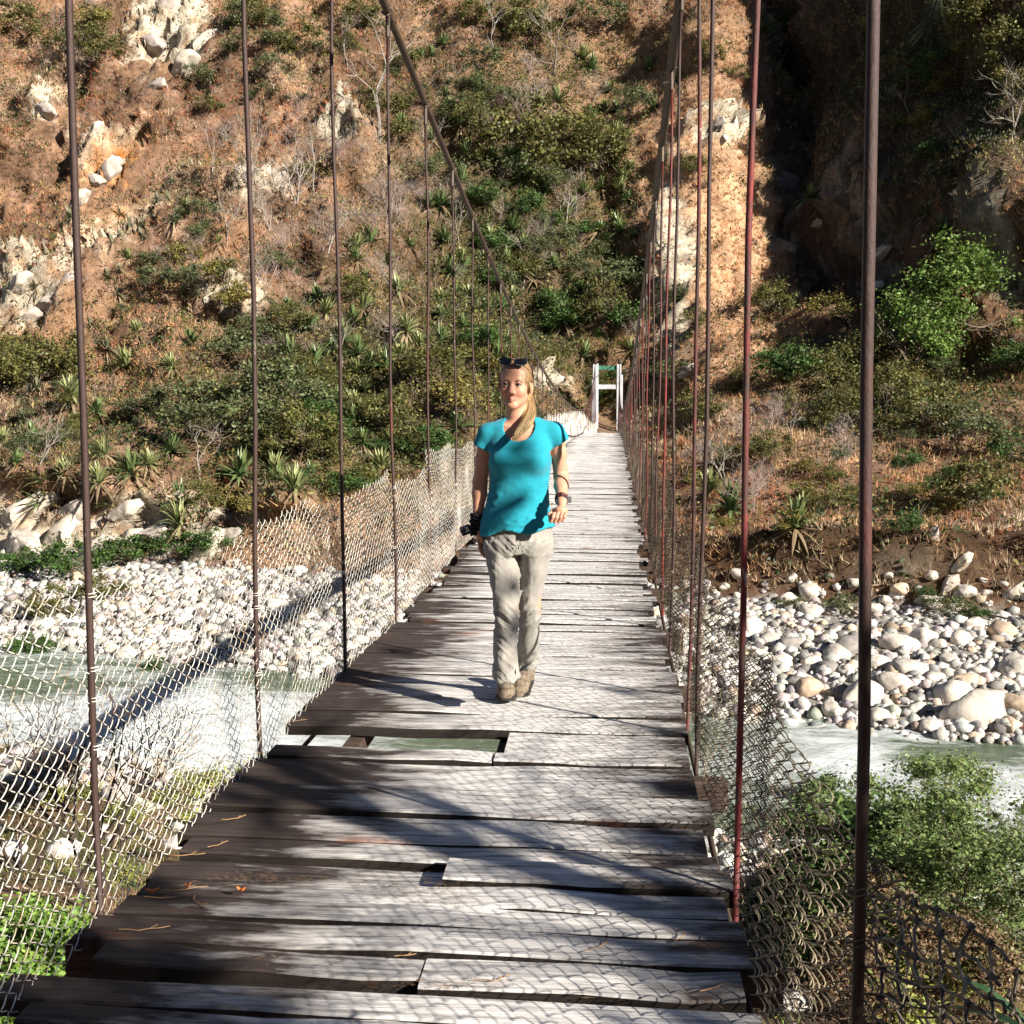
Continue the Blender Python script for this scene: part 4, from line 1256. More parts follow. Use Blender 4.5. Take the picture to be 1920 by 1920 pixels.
    lst = [(1790, 660, 250, 'feathery'), (1715, 690, 190, 'feathery'), (1480, 720, 150, 'green'), (1560, 740, 150, 'olive'), (1620, 700, 130, 'olive'), (1660, 770, 150, 'olive'), (1720, 820, 190, 'olive'), (1800, 850, 190, 'grey'),
           (1830, 960, 170, 'olive'), (1760, 960, 130, 'yellow'), (1560, 600, 120, 'yellow'), (1440, 600, 130, 'olive'), (1400, 740, 110, 'yellow'), (1700, 1000, 80, 'green'), (1905, 700, 150, 'green'), (1890, 870, 100, 'green'),
           (990, 330, 230, 'olive'), (1080, 300, 200, 'olive'), (1130, 330, 150, 'olive'), (940, 350, 120, 'grey'), (1160, 560, 150, 'grey'), (1130, 600, 130, 'olive'), (1190, 620, 120, 'green'), (700, 220, 100, 'olive'), (770, 210, 90, 'olive'),
           (420, 840, 250, 'grey'), (520, 800, 220, 'grey'), (360, 790, 170, 'grey'), (560, 860, 200, 'olive'), (600, 740, 130, 'olive'), (450, 700, 170, 'grey'), (650, 920, 140, 'olive'), (740, 820, 160, 'olive'), (820, 730, 200, 'olive'), (870, 780, 190, 'yellow'),
           (900, 700, 130, 'yellow'), (800, 860, 130, 'green'), (60, 740, 170, 'olive'), (130, 720, 170, 'olive'), (20, 720, 150, 'olive'), (175, 130, 130, 'olive'), (140, 100, 120, 'olive'), (40, 80, 130, 'olive'), (190, 60, 110, 'yellow'),
           (50, 1075, 130, 'green'), (130, 1090, 140, 'green'), (240, 1060, 140, 'green'), (330, 1050, 120, 'green'), (190, 1130, 120, 'olive'), (100, 1160, 110, 'olive'), (400, 1040, 100, 'green'), (300, 1270, 80, 'green'), (60, 1230, 110, 'green'), (430, 950, 120, 'yellow'), (480, 965, 100, 'yellow'), (380, 950, 90, 'olive'),
           (1440, 590, 50, 'green'), (1760, 130, 100, 'green'), (1740, 230, 90, 'yellow'), (1850, 60, 170, 'olive'), (1900, 130, 150, 'olive'), (1800, 30, 140, 'olive'), (1660, 60, 100, 'yellow'), (1480, 60, 70, 'green'), (1420, 70, 60, 'green'), (1745, 300, 60, 'green'), (1770, 330, 40, 'green'), (1730, 170, 90, 'green'),
           (1380, 150, 60, 'olive'), (1330, 120, 70, 'olive'), (1300, 330, 70, 'olive'), (1270, 560, 90, 'grey'), (1300, 620, 80, 'olive'), (1250, 720, 110, 'grey'), (1310, 790, 120, 'olive'), (1370, 880, 110, 'olive'), (1450, 870, 110, 'olive'), (1560, 960, 100, 'olive'), (1480, 1140, 60, 'grey'), (1580, 1150, 80, 'grey'), (1780, 1150, 110, 'grey'), (1830, 1160, 60, 'green'), (1740, 1120, 50, 'green'),
           (1790, 900, 60, 'green'), (1750, 920, 60, 'green'), (1580, 860, 50, 'green'), (1700, 880, 70, 'green'), (1850, 940, 80, 'green'), (1110, 740, 60, 'green'), (1050, 700, 90, 'olive'), (985, 700, 120, 'olive'), (540, 620, 120, 'olive'), (480, 650, 110, 'grey'), (660, 560, 110, 'olive'), (900, 60, 120, 'olive'), (1000, 80, 130, 'olive'), (1120, 60, 130, 'grey'), (1190, 220, 110, 'grey'), (470, 60, 110, 'olive'), (560, 110, 130, 'olive'), (680, 60, 110, 'olive')]
    for (cx, cy, rx, ry, k, ks) in [(980, 480, 150, 170, 26, ('olive', 'grey', 'green')), (620, 800, 200, 110, 20, ('olive', 'grey', 'green')), (1660, 760, 170, 80, 12, ('olive', 'yellow', 'grey')), (850, 180, 200, 130, 16, ('olive', 'grey')),
                                  (1780, 110, 110, 90, 10, ('olive', 'yellow')), (1520, 920, 170, 60, 10, ('olive', 'yellow')), (380, 500, 160, 140, 10, ('grey', 'yellow')), (130, 780, 130, 60, 8, ('grey', 'olive')), (520, 150, 150, 90, 8, ('olive', 'grey'))]:
        for _ in range(k):
            lst.append((cx + g.normal(0, rx * .6), cy + g.normal(0, ry * .6), g.uniform(45, 120), str(g.choice(ks))))
    lst += [(1128, 792, 60, 'green'), (1148, 770, 60, 'olive'), (1135, 745, 70, 'olive'), (1150, 715, 60, 'green'), (1120, 720, 60, 'olive')]  # shrubs added in place of the dark shaded ground behind the tower
    cnt = {}
    for (px, py, w, kind) in lst:
        p, n = at(min(max(px, 3), 1917), max(py, 4))
        if p is None: continue
        if abs(p.x - 0.6) < 2.6 and 104 < p.y < 121: p = ground_at(p.x, 123.0)[0]
        k = cnt.get(kind, 0); cnt[kind] = k + 1
        pr = sh[kind][k % len(sh[kind])]
        s = (w * (p - CAM_LOC).length / FPX) / (4.2 if kind != 'feathery' else 5.2)
        o = place(pr, p - Vector((0, 0, 0.15)), g.uniform(0, 6.28), (s, s, s * g.uniform(0.8, 1.15)))
        register(o, looks[kind], 'tree' if kind == 'feathery' else 'shrub', 'leafy shrubs across the river', p)
build_plants()
# ------------------------------------------------------------------ the walker
class Field:
    """signed distance values on a regular grid; shapes are blended in locally, then meshed"""
    def __init__(s, lo, hi, h):
        s.lo = np.array(lo, dtype=float); s.h = h
        s.n = np.ceil((np.array(hi) - s.lo) / h).astype(int) + 1
        s.d = np.full(s.n, 0.3, dtype=np.float32)
    def _box(s, lo, hi, m):
        a = np.clip(np.floor((np.array(lo) - m - s.lo) / s.h).astype(int), 0, s.n)
        b = np.clip(np.ceil((np.array(hi) + m - s.lo) / s.h).astype(int) + 1, 0, s.n)
        sl = tuple(slice(i, j) for i, j in zip(a, b))
        ax = [s.lo[k] + s.h * np.arange(a[k], b[k]) for k in range(3)]
        return sl, ax[0][:, None, None], ax[1][None, :, None], ax[2][None, None, :]
    def put(s, fn, lo, hi, k=0.01, op='u', m=0.03):
        sl, X, Y, Z = s._box(lo, hi, max(m, k + 0.006))
        a = s.d[sl]
        if a.size == 0: return s
        b = fn(X, Y, Z)
        if op == 'u':
            if k > 0:
                hh = np.maximum(k - np.abs(a - b), 0) / k; r = np.minimum(a, b) - hh * hh * k * 0.25
            else: r = np.minimum(a, b)
        elif op == 's':
            b = -b
            if k > 0:
                hh = np.maximum(k - np.abs(a - b), 0) / k; r = np.maximum(a, b) + hh * hh * k * 0.25
            else: r = np.maximum(a, b)
        s.d[sl] = r
        return s
    def ball(s, c, r, k=0.01, op='u', rot=None):
        c = np.array(c, dtype=float); r = np.broadcast_to(np.array(r, dtype=float), (3,))
        R3 = np.eye(3) if rot is None else np.array(Euler(rot).to_matrix())
        def fn(X, Y, Z):
            x, y, z = X - c[0], Y - c[1], Z - c[2]
            u = R3[0, 0] * x + R3[1, 0] * y + R3[2, 0] * z; v = R3[0, 1] * x + R3[1, 1] * y + R3[2, 1] * z; w = R3[0, 2] * x + R3[1, 2] * y + R3[2, 2] * z
            k0 = np.sqrt((u / r[0]) ** 2 + (v / r[1]) ** 2 + (w / r[2]) ** 2); k1 = np.sqrt((u / r[0] ** 2) ** 2 + (v / r[1] ** 2) ** 2 + (w / r[2] ** 2) ** 2) + 1e-9
            return k0 * (k0 - 1) / k1
        q = r.max()
        return s.put(fn, c - q, c + q, k, op)
    def cone(s, a, b, ra, rb, k=0.01, op='u'):
        a = np.array(a, dtype=float); b = np.array(b, dtype=float); ab = b - a; L2 = ab @ ab + 1e-12
        def fn(X, Y, Z):
            t = np.clip(((X - a[0]) * ab[0] + (Y - a[1]) * ab[1] + (Z - a[2]) * ab[2]) / L2, 0, 1)
            return np.sqrt((X - a[0] - t * ab[0]) ** 2 + (Y - a[1] - t * ab[1]) ** 2 + (Z - a[2] - t * ab[2]) ** 2) - (ra + (rb - ra) * t)
        q = max(ra, rb)
        return s.put(fn, np.minimum(a, b) - q, np.maximum(a, b) + q, k, op)
    def chain(s, P, k=0.012, op='u'):
        for (a, ra), (b, rb) in zip(P[:-1], P[1:]): s.cone(a, b, ra, rb, k, op)
        return s
    def stack(s, rows, k=0.01, op='u', power=2.0):
        """rows (z, cx, cy, a, b): stacked ellipses"""
        rows = np.array(sorted(rows)); zs = rows[:, 0]
        zz = np.linspace(zs[0], zs[-1], 60)
        I = lambda j, Z: np.interp(Z, zs, rows[:, j])
        def fn(X, Y, Z):
            cx, cy, a, b = (I(j, Z) for j in (1, 2, 3, 4))
            q = (np.abs((X - cx) / a) ** power + np.abs((Y - cy) / b) ** power) ** (1 / power)
            d = (q - 1) * np.minimum(a, b) * 0.5 * (1 + np.clip(q, 0, 1.5) / 1.5 * 0 + 1)
            return np.maximum(d, np.maximum(zs[0] - Z, Z - zs[-1]))
        m = rows[:, 3:5].max()
        return s.put(fn, (rows[:, 1].min() - m, rows[:, 2].min() - m, zs[0]), (rows[:, 1].max() + m, rows[:, 2].max() + m, zs[-1]), k, op)
    def points(s):
        ax = [s.lo[k] + s.h * np.arange(s.n[k]) for k in range(3)]
        return ax
    def warp(s, fn, band=0.03):
        """adds fn(points) to the distances near the surface"""
        i = np.nonzero(np.abs(s.d) < band)
        P = np.stack(i, -1) * s.h + s.lo
        s.d[i] += fn(P).astype(np.float32)
        return s
    def shell(s, t):
        s.d = np.maximum(s.d, -(s.d + t)); return s
    def mesh(s):
        d = s.d; ins = d < 0
        n = np.array(d.shape) - 1
        corner = [(i, j, k) for i in (0, 1) for j in (0, 1) for k in (0, 1)]
        cnt = np.zeros(n, dtype=np.int8)
        for i, j, k in corner: cnt += ins[i:n[0] + i, j:n[1] + j, k:n[2] + k]
        act = (cnt > 0) & (cnt < 8)
        c = np.nonzero(act); C = np.stack(c, -1)
        idx = np.full(act.shape, -1, dtype=np.int64); idx[c] = np.arange(len(C))
        S = np.zeros((len(C), 3)); W = np.zeros(len(C))
        val = {q: d[c[0] + q[0], c[1] + q[1], c[2] + q[2]] for q in corner}
        for q in corner:
            for ax in range(3):
                if q[ax] == 0:
                    p = list(q); p[ax] = 1; p = tuple(p)
                    a, b = val[q], val[p]; m = (a < 0) != (b < 0)
                    t = np.where(m, a / np.where(m, a - b, 1), 0)
                    e = np.array(q, dtype=float)[None] + 0; e = np.repeat(e, len(C), 0); e[:, ax] += t
                    S += e * m[:, None]; W += m
        V = (C + S / W[:, None]) * s.h + s.lo
        F = []
        for ax in range(3):
            o = [0, 1, 2]; o.remove(ax); u, v = o
            sl0 = [slice(None)] * 3; sl1 = [slice(None)] * 3
            sl0[ax] = slice(0, -1); sl1[ax] = slice(1, None)
            a = ins[tuple(sl0)]; b = ins[tuple(sl1)]
            ch = a != b
            ii = np.stack(np.nonzero(ch), -1)
            ok = (ii[:, u] > 0) & (ii[:, v] > 0) & (ii[:, u] < n[u]) & (ii[:, v] < n[v]); ii = ii[ok]
            q = []
            for du, dv in ((-1, -1), (0, -1), (0, 0), (-1, 0)):
                jj = ii.copy(); jj[:, u] += du; jj[:, v] += dv
                q.append(idx[jj[:, 0], jj[:, 1], jj[:, 2]])
            q = np.stack(q, -1)
            flip = a[ii[:, 0], ii[:, 1], ii[:, 2]] == (ax == 1)
            q[flip] = q[flip][:, ::-1]
            F.append(q)
        F = np.concatenate(F); F = F[(F >= 0).all(1)]
        return V, F

def skin_mat():
    m, nt, b = new_mat('skin')
    a = N(nt, 'ShaderNodeAttribute', attribute_name='Col')
    t = tex(nt, 45, 3, 0.5)
    r = ramp(nt, t.outputs[0], [(0.3, 0.93), (0.7, 1.06)])
    c = mixc(nt, 1.0, a.outputs['Color'], r.outputs[0], 'MULTIPLY')
    nt.links.new(c, b.inputs['Base Color']); b.inputs['Roughness'].default_value = 0.5; b.inputs['Specular IOR Level'].default_value = 0.35
    b.inputs['Subsurface Weight'].default_value = 0.12; b.inputs['Subsurface Radius'].default_value = (0.012, 0.005, 0.003)
    b.inputs['Subsurface Scale'].default_value = 1.0
    return m
M['skin'] = skin_mat()
def cloth_mat(name, col, weave=900, amount=0.12, rough=0.85, bd=0.0006, melange=0.0):
    m, nt, b = new_mat(name)
    t = tex(nt, weave, 2, 0.5); t2 = tex(nt, 14, 4, 0.6)
    r = ramp(nt, t2.outputs[0], [(0.3, tuple(x * (1 - amount) for x in col)), (0.7, tuple(min(1, x * (1 + amount)) for x in col))])
    nt.links.new(r.outputs[0], b.inputs['Base Color']); b.inputs['Roughness'].default_value = rough; b.inputs['Specular IOR Level'].default_value = 0.2
    b.inputs['Sheen Weight'].default_value = 0.15
    bump(nt, b, t.outputs[0], 0.6, bd)
    return m
M['shirt'] = cloth_mat('teal_jersey', (0.012, 0.25, 0.32))
M['trousers'] = cloth_mat('stone_cotton', (0.27, 0.25, 0.22))
M['seam'] = cloth_mat('dark_seam', (0.02, 0.17, 0.21))
M['boot'] = simple_mat('suede_boot', (0.24, 0.185, 0.13), 0.85, 0, 0.2, 30, 0.45, 0.002)
M['sole'] = simple_mat('rubber_sole', (0.035, 0.03, 0.027), 0.8, 0, 0.3, 30, 0.4)
M['lace'] = simple_mat('lace', (0.25, 0.07, 0.03), 0.8)
M['black'] = simple_mat('black_cloth', (0.012, 0.012, 0.013), 0.75, 0, 0.3, 60, 0.4, 0.001)
M['lens'] = simple_mat('dark_lens', (0.006, 0.006, 0.008), 0.08, 0, 0.6)
M['frame'] = simple_mat('black_frame', (0.01, 0.01, 0.01), 0.3, 0, 0.5)
M['silver'] = simple_mat('brushed_silver', (0.35, 0.36, 0.38), 0.35, 0.7, 0.5)
M['bracelet'] = simple_mat('dark_red_bracelet', (0.10, 0.02, 0.015), 0.5)
M['eyewhite'] = simple_mat('eye_white', (0.36, 0.32, 0.30), 0.3)
M['iris'] = simple_mat('iris', (0.02, 0.015, 0.012), 0.15)
def hair_mat():
    m, nt, b = new_mat('blonde_hair')
    a = N(nt, 'ShaderNodeAttribute', attribute_name='Col')
    t = tex(nt, 1, 4, 0.6, 'Object', (260, 260, 22))
    r = ramp(nt, t.outputs[0], [(0.3, 0.5), (0.5, 0.95), (0.7, 1.35)])
    c = mixc(nt, 1.0, a.outputs['Color'], r.outputs[0], 'MULTIPLY')
    nt.links.new(c, b.inputs['Base Color']); b.inputs['Roughness'].default_value = 0.45; b.inputs['Specular IOR Level'].default_value = 0.4
    bump(nt, b, t.outputs[0], 0.8, 0.0015)
    return m
M['hair'] = hair_mat()

Y0 = 5.92
def W(px, py, dy=0.0):
    d = ray(px, py); t = (Y0 + dy - CAM_LOC.y) / d.y
    return np.array(CAM_LOC + d * t)

def build_walker():
    org = Vector((float(W(967, 1300)[0]), Y0, 0.0))
    root = empty('person', org)
    tag(root, 'woman in turquoise tee and stone trousers walking towards the camera on the footbridge', 'person')
    inv = Matrix.Translation(-org)
    def part(name, V, F, m, parent=root, col=None, smooth=True, sm=0):
        if sm:
            # light smoothing along the mesh edges
            E = np.concatenate([F[:, [0, 1]], F[:, [1, 2]], F[:, [2, 3]], F[:, [3, 0]]])
            for _ in range(sm):
                A = np.zeros_like(V); cN = np.zeros(len(V))
                for k in range(3):
                    A[:, k] = np.bincount(E[:, 0], V[E[:, 1], k], len(V)) + np.bincount(E[:, 1], V[E[:, 0], k], len(V))
                cN = np.bincount(E[:, 0], None, len(V)) + np.bincount(E[:, 1], None, len(V))
                V = V * 0.4 + 0.6 * A / cN[:, None]
        o = link(name, mesh_np(name, V - np.array(org), F, col if col is None or np.ndim(col) == 2 else np.tile(col, (len(V), 1))), m, parent, smooth=smooth)
        return o
    # ---- head frame: x right, f towards the camera, z up; turned a little to the picture's left
    HC = W(966, 722, 0.0); ta = R(7)
    def H(x, f, z):
        # slight tilt of the head
        tl = R(-3); x2, z2 = x * math.cos(tl) - z * math.sin(tl), x * math.sin(tl) + z * math.cos(tl)
        wx = x2 * math.cos(ta) - f * math.sin(ta); wy = -(x2 * math.sin(ta) + f * math.cos(ta))
        return HC + np.array([wx, wy, z2])
    lo = W(860, 1345, 0.45); hi = W(1090, 660, 0.0)
    B = Field((W(868, 1000)[0], Y0 - 0.34, 0.05), (W(1086, 1000)[0], Y0 + 0.36, HC[2] + 0.16), 0.0036)
    b = B
    # torso, a little inside the clothes
    z = lambda py: float(W(967, py)[2]); xx = lambda px, py: float(W(px, py)[0])
    def row(py, l, r, bb, cy=0.0, ins=0.0): return (z(py), (xx(l, py) + xx(r, py)) / 2, Y0 + cy, (xx(r, py) - xx(l, py)) / 2 - ins, bb - ins)
    tor = [row(786, 948, 1006, 0.052, 0.02), row(800, 912, 1040, 0.075, 0.02), row(815, 912, 1040, 0.092, 0.012), row(836, 914, 1036, 0.104, 0.0), row(868, 916, 1033, 0.112, 0.0), row(895, 920, 1028, 0.100, 0), row(922, 919, 1026, 0.094, 0), row(950, 913, 1028, 0.104, 0), row(980, 907, 1034, 0.116, 0.0), row(1000, 906, 1036, 0.122, 0.0), row(1022, 908, 1036, 0.122, 0)]
    b.stack([(r[0], r[1], r[2], r[3] - 0.012, r[4] - 0.014) for r in tor], 0)
    # legs inside the trousers
    legL = [(W(942, 1020, 0.0), .075), (W(950, 1140, -0.10), .050), (W(949, 1262, -0.17), .036)]
    legR = [(W(1003, 1020, 0.0), .075), (W(993, 1140, 0.02), .048), (W(990, 1245, 0.20), .034)]
    b.chain(legL, 0.03); b.chain(legR, 0.03)
    # head
    b.ball(H(0, -.015, .035), (.073, .090, .083), 0)
    b.ball(H(0, .030, -.022), (.060, .056, .076), .02)
    b.ball(H(0, .045, .045), (.056, .040, .045), .02)
    for s in (-1, 1):
        b.cone(H(s * .047, .010, -.055), H(s * .012, .060, -.094), .019, .017, .022)
        b.ball(H(s * .037, .057, -.030), .021, .018)
        b.ball(H(s * .077, -.012, -.012), (.010, .017, .029), .008)
    b.ball(H(0, .068, -.098), (.018, .014, .014), .016)
    b.cone(H(-.032, .074, .022), H(.032, .074, .022), .009, .009, .014)
    for s in (-1, 1):
        b.ball(H(s * .030, .094, .001), (.019, .016, .011), .012, 's')
    b.cone(H(0, .080, .014), H(0, .097, -.030), .0065, .0105, .010)
    b.ball(H(0, .100, -.034), .0095, .006)
    for s in (-1, 1): b.ball(H(s * .0125, .089, -.039), .0075, .006)
    for s in (-1, 1):
        b.cone(H(s * .027, .068, -.0625), H(0, .084, -.0635), .0028, .0050, .005)
        b.cone(H(s * .022, .070, -.070), H(0, .083, -.0735), .0035, .0062, .005)
    b.cone(H(-.028, .078, -.0645), H(0, .0925, -.0685), .0022, .0026, .002, 's'); b.cone(H(.028, .078, -.0645), H(0, .0925, -.0685), .0022, .0026, .002, 's')
    for s in (-1, 1): b.ball(H(s * .007, .098, -.0455), .003, .003, 's')
    # eyelids closing over the balls
    for s in (-1, 1):
        b.cone(H(s * .018, .0775, .0055), H(s * .030, .0835, .0095), .0035, .004, .004); b.cone(H(s * .030, .0835, .0095), H(s * .043, .0735, .0045), .004, .0035, .004)
        b.cone(H(s * .019, .0765, -.0035), H(s * .030, .0805, -.0075), .003, .0035, .004); b.cone(H(s * .030, .0805, -.0075), H(s * .042, .0725, -.002), .0035, .003, .004)
    # neck, collar bones, trapezius
    nb = W(972, 800, 0.02)
    b.cone(H(0, -.018, -.060), nb, .050, .054, .025)
    b.cone(nb + [0, 0, .0], W(918, 812, 0.02), .040, .032, .03); b.cone(nb + [0, 0, .0], W(1035, 810, 0.02), .040, .032, .03)
    b.cone(W(966, 803, -.045), W(946, 799, -.03), .008, .007, .016); b.cone(W(980, 803, -.045), W(1000, 799, -.03), .008, .007, .016)
    # picture-left arm: hangs, a little back
    b.chain([(W(914, 816, .01), .044), (W(906, 862, .02), .037), (W(900, 905, .03), .0345), (W(899, 925, .025), .035), (W(896, 968, .015), .0235), (W(897, 985, .01), .023)], .015)
    # its hand: palm towards the thigh, fingers down and slightly curled
    hp = W(899, 1003, .005)
    b.ball(hp, (.016, .036, .045), .012)
    for i, (dy, ln) in enumerate(((-.026, .92), (-.009, 1.0), (.009, .95), (.025, .78))):
        k0 = hp + np.array([.001, dy, -.034]); k1 = k0 + np.array([.004, dy * .1 - .004, -.034 * ln]); k2 = k1 + np.array([.010, -.006, -.021 * ln]); k3 = k2 + np.array([.012, -.006, -.015 * ln])
        b.chain([(k0, .0085), (k1, .0078), (k2, .0070), (k3, .0060)], .003)
    t0 = hp + np.array([.004, -.028, .018]); b.chain([(t0, .012), (t0 + [.008, -.016, -.026], .0092), (t0 + [.012, -.018, -.048], .0075)], .005)
    # picture-right arm: elbow back, forearm swung forward
    EL = W(1052, 893, .055); WR = W(1053, 938, -.135)
    b.chain([(W(1040, 812, .01), .044), (W(1047, 850, .03), .0375), (EL, .0345), (EL * .6 + WR * .4, .034), (WR, .0225), (WR + (WR - EL) * .12, .023)], .015)
    fd = (WR - EL) / np.linalg.norm(WR - EL)
    ph = WR + fd * .055 + np.array([-.006, 0, -.022])
    b.ball(ph, (.035, .036, .023), .012, rot=(R(-25), 0, 0))
    for i, (dx, ln) in enumerate(((-.028, .95), (-.010, 1.0), (.009, .95), (.026, .8))):
        k0 = ph + np.array([dx, -.030, -.008]); k1 = k0 + np.array([-.005, -.022, -.016 * ln]); k2 = k1 + np.array([-.009, .006, -.022 * ln]); k3 = k2 + np.array([-.008, .018, .002])
        b.chain([(k0, .0088), (k1, .0080), (k2, .0072), (k3, .0062)], .0025)
    t0 = ph + np.array([-.034, .004, .002]); b.chain([(t0, .012), (t0 + [-.016, -.022, -.016], .0092), (t0 + [-.012, -.036, -.036], .0078)], .005)
    V, F = B.mesh()
    # colours: lips, cheeks, knuckles
    base = np.array([0.52, 0.265, 0.17]); col = np.tile(base, (len(V), 1))
    def near(p, r): return np.exp(-(np.linalg.norm(V - p, axis=1) / r) ** 2)[:, None]
    lips = np.maximum(near(H(0, .086, -.068), .012), np.maximum(near(H(-.012, .083, -.067), .009), near(H(.012, .083, -.067), .009)))
    col = col + (np.array([0.40, 0.13, 0.10]) - col) * np.clip(lips * 1.4, 0, 1) * 0.75
    for s in (-1, 1): col = col + (np.array([0.62, 0.24, 0.15]) - col) * near(H(s * .038, .07, -.035), .022) * 0.55
    col = col + (np.array([0.62, 0.25, 0.15]) - col) * near(H(0, .1, -.03), .014) * 0.5
    for s in (-1, 1): col = col + (np.array([0.30, 0.17, 0.12]) - col) * near(H(s * .030, .080, .004), .013) * 0.6
    part('body', V, F, M['skin'], col=col, sm=1)
    # ---- eyes, brows
    for s in (-1, 1):
        e = MB(); bm = bmesh.new(); bmesh.ops.create_uvsphere(bm, u_segments=16, v_segments=12, radius=.0122)
        me = bpy.data.meshes.new('eye'); bm.to_mesh(me); bm.free(); me.materials.append(M['eyewhite'])
        c = H(s * .030, .0705, .001); eo = link('eye', me, None, root, Vector(c) - org, smooth=True)
        bm = bmesh.new(); bmesh.ops.create_uvsphere(bm, u_segments=14, v_segments=10, radius=.0072)
        me = bpy.data.meshes.new('iris'); bm.to_mesh(me); bm.free(); me.materials.append(M['iris'])
        io = link('iris', me, None, eo, Vector(H(s * .030, .0775, .001) - c), smooth=True)
        br = MB().tube([H(s * .014, .0835, .016) - org, H(s * .027, .0855, .0215) - org, H(s * .038, .079, .021) - org, H(s * .048, .067, .014) - org], [.0022, .0030, .0026, .0012], 5, (0.10, 0.055, 0.03))
        br.build('eyebrow', M['hair'], root, True)
        MB().tube([H(s * .017, .0800, .006) - org, H(s * .030, .0865, .0085) - org, H(s * .044, .0765, .0045) - org], [.0014, .0024, .0020], 4, (0.03, 0.02, 0.015)).build('eyelash', M['iris'], root, True)
    # ---- hair
    Hh = Field(H(0, 0, 0) - np.array([.19, .17, .26]), H(0, 0, 0) + np.array([.19, .17, .17]), 0.0034)
    Hh.ball(H(0, -.018, .038), (.080, .099, .0905), 0)
    Hh.ball(H(0, -.05, -.02), (.066, .06, .07), .03)
    Hh.ball(H(0, .085, -.040), (.060, .078, .104), .010, 's')
    Hh.ball(H(0, .090, .012), (.050, .058, .055), .02, 's')
    Hh.cone(H(0, .0, -.14), H(0, -.03, -.30), .05, .07, .01, 's')
    Hh.chain([(H(.02, -.085, -.01), .034), (H(.045, -.075, -.045), .026)], .02)
    Hh.warp(lambda P: 0.0032 * fbm(np.stack([(P[:, 0] + 0.7 * P[:, 2]) * 130, P[:, 1] * 60, (P[:, 2] - .5 * P[:, 0]) * 22], -1), 2, 5), .012)
    V, F = Hh.mesh()
    hc = np.array([0.24, 0.14, 0.065]) + (np.array([0.48, 0.32, 0.14]) - np.array([0.24, 0.14, 0.065])) * (1 - sstep(H(0, 0, -.09)[2], H(0, 0, .02)[2], V[:, 2]))[:, None]
    ho = part('hair', V, F, M['hair'], col=hc, sm=1)
    st = MB(); gh = np.random.default_rng(4)
    for i in range(260):
        a, rr_ = gh.uniform(0, 6.28), math.sqrt(gh.random())
        ln = gh.uniform(.72, 1.12)
        path = [H(.040, -.080, -.03), W(991, 766, .012), W(993, 778, -.050), W(989, 790, -.105), W(982, 802, -.140), W(974, 813, -.155), W(966, 822, -.158)]
        rad = [.020, .030, .037, .037, .034, .027, .018]
        pts = []
        for k, (c, r_) in enumerate(zip(path, rad)):
            aa = a + .25 * k + gh.normal(0, .12)
            pts.append(c + np.array([math.cos(aa), .55 * math.sin(aa), .8 * math.sin(aa + .6)]) * r_ * rr_ + gh.normal(0, .0015, 3))
        pts = np.array(pts); n_ = max(4, int(len(pts) * ln)); tt = np.linspace(0, len(pts) - 1 if ln >= 1 else (len(pts) - 1) * ln, 12)
        q = np.stack([np.interp(tt, np.arange(len(pts)), pts[:, j]) for j in range(3)], -1) - np.array(org)
        for _ in range(2): q[1:-1] = (q[:-2] + q[1:-1] * 2 + q[2:]) / 4
        cc_ = np.array([0.40, 0.27, 0.125]) * gh.uniform(.55, 1.25)
        st.tube(q, np.linspace(.0036, .0009, 12), 4, cc_, cap=False)
    st.build('ponytail', M['hair'], ho, True)
    lo_ = MB()
    for i in range(70):
        s_ = 1 if i % 2 else -1; a0 = gh.uniform(.1, 1.0)
        p0 = H(s_ * (.012 + .05 * a0), .066 - .035 * a0, .082 - .045 * a0 * a0); p1 = H(s_ * (.05 + .034 * a0), .015, .09 - .06 * a0); p2 = H(s_ * (.070 + .012 * a0), -.045, .03 - .03 * a0)
        q = np.array([p0, p1 + gh.normal(0, .004, 3), p2]); tt = np.linspace(0, 2, 9)
        q = np.stack([np.interp(tt, [0, 1, 2], q[:, j]) for j in range(3)], -1)
        for _ in range(3): q[1:-1] = (q[:-2] + q[1:-1] * 2 + q[2:]) / 4
        lo_.tube(q - np.array(org), np.linspace(.0014, .0007, 9), 3, np.array([0.44, 0.29, 0.13]) * gh.uniform(.6, 1.3), cap=False)
    for i in range(14):
        s_ = 1 if i % 3 else -1
        p0 = H(s_ * .070, .02 + gh.uniform(-.02, .02), .03); q = np.array([p0, p0 + [s_ * .010, -.01, -.04], p0 + [s_ * gh.uniform(.004, .016), -.012, -.085 + gh.uniform(-.02, .02)]])
        lo_.tube(q - np.array(org), [.0009, .0007, .0004], 3, (0.5, .34, .15), cap=False)
    lo_.build('hair_strands', M['hair'], ho, True)
    # ---- tee
    S = Field((W(872, 900)[0], Y0 - .20, z(1012)), (W(1086, 900)[0], Y0 + .20, z(768)), 0.0040)
    S.stack([(r[0], r[1], r[2], r[3] + (.013 if r[0] < z(965) else .003), r[4] + (.016 if r[0] < z(965) else .003)) for r in tor], 0)
    for (px_, py_) in ((944, 866), (1003, 864)): S.ball(W(px_, py_, -.070), (.062, .058, .058), .035)
    S.cone(nb + [0, 0, .004], W(918, 812, 0.02), .055, .048, .03); S.cone(nb + [0, 0, .004], W(1036, 809, 0.02), .055, .048, .03)
    S.cone(W(915, 815, .01), W(900, 848, .015), .051, .0435, .02)
    S.cone(W(1040, 812, .01), W(1056, 838, .02), .051, .0455, .02)
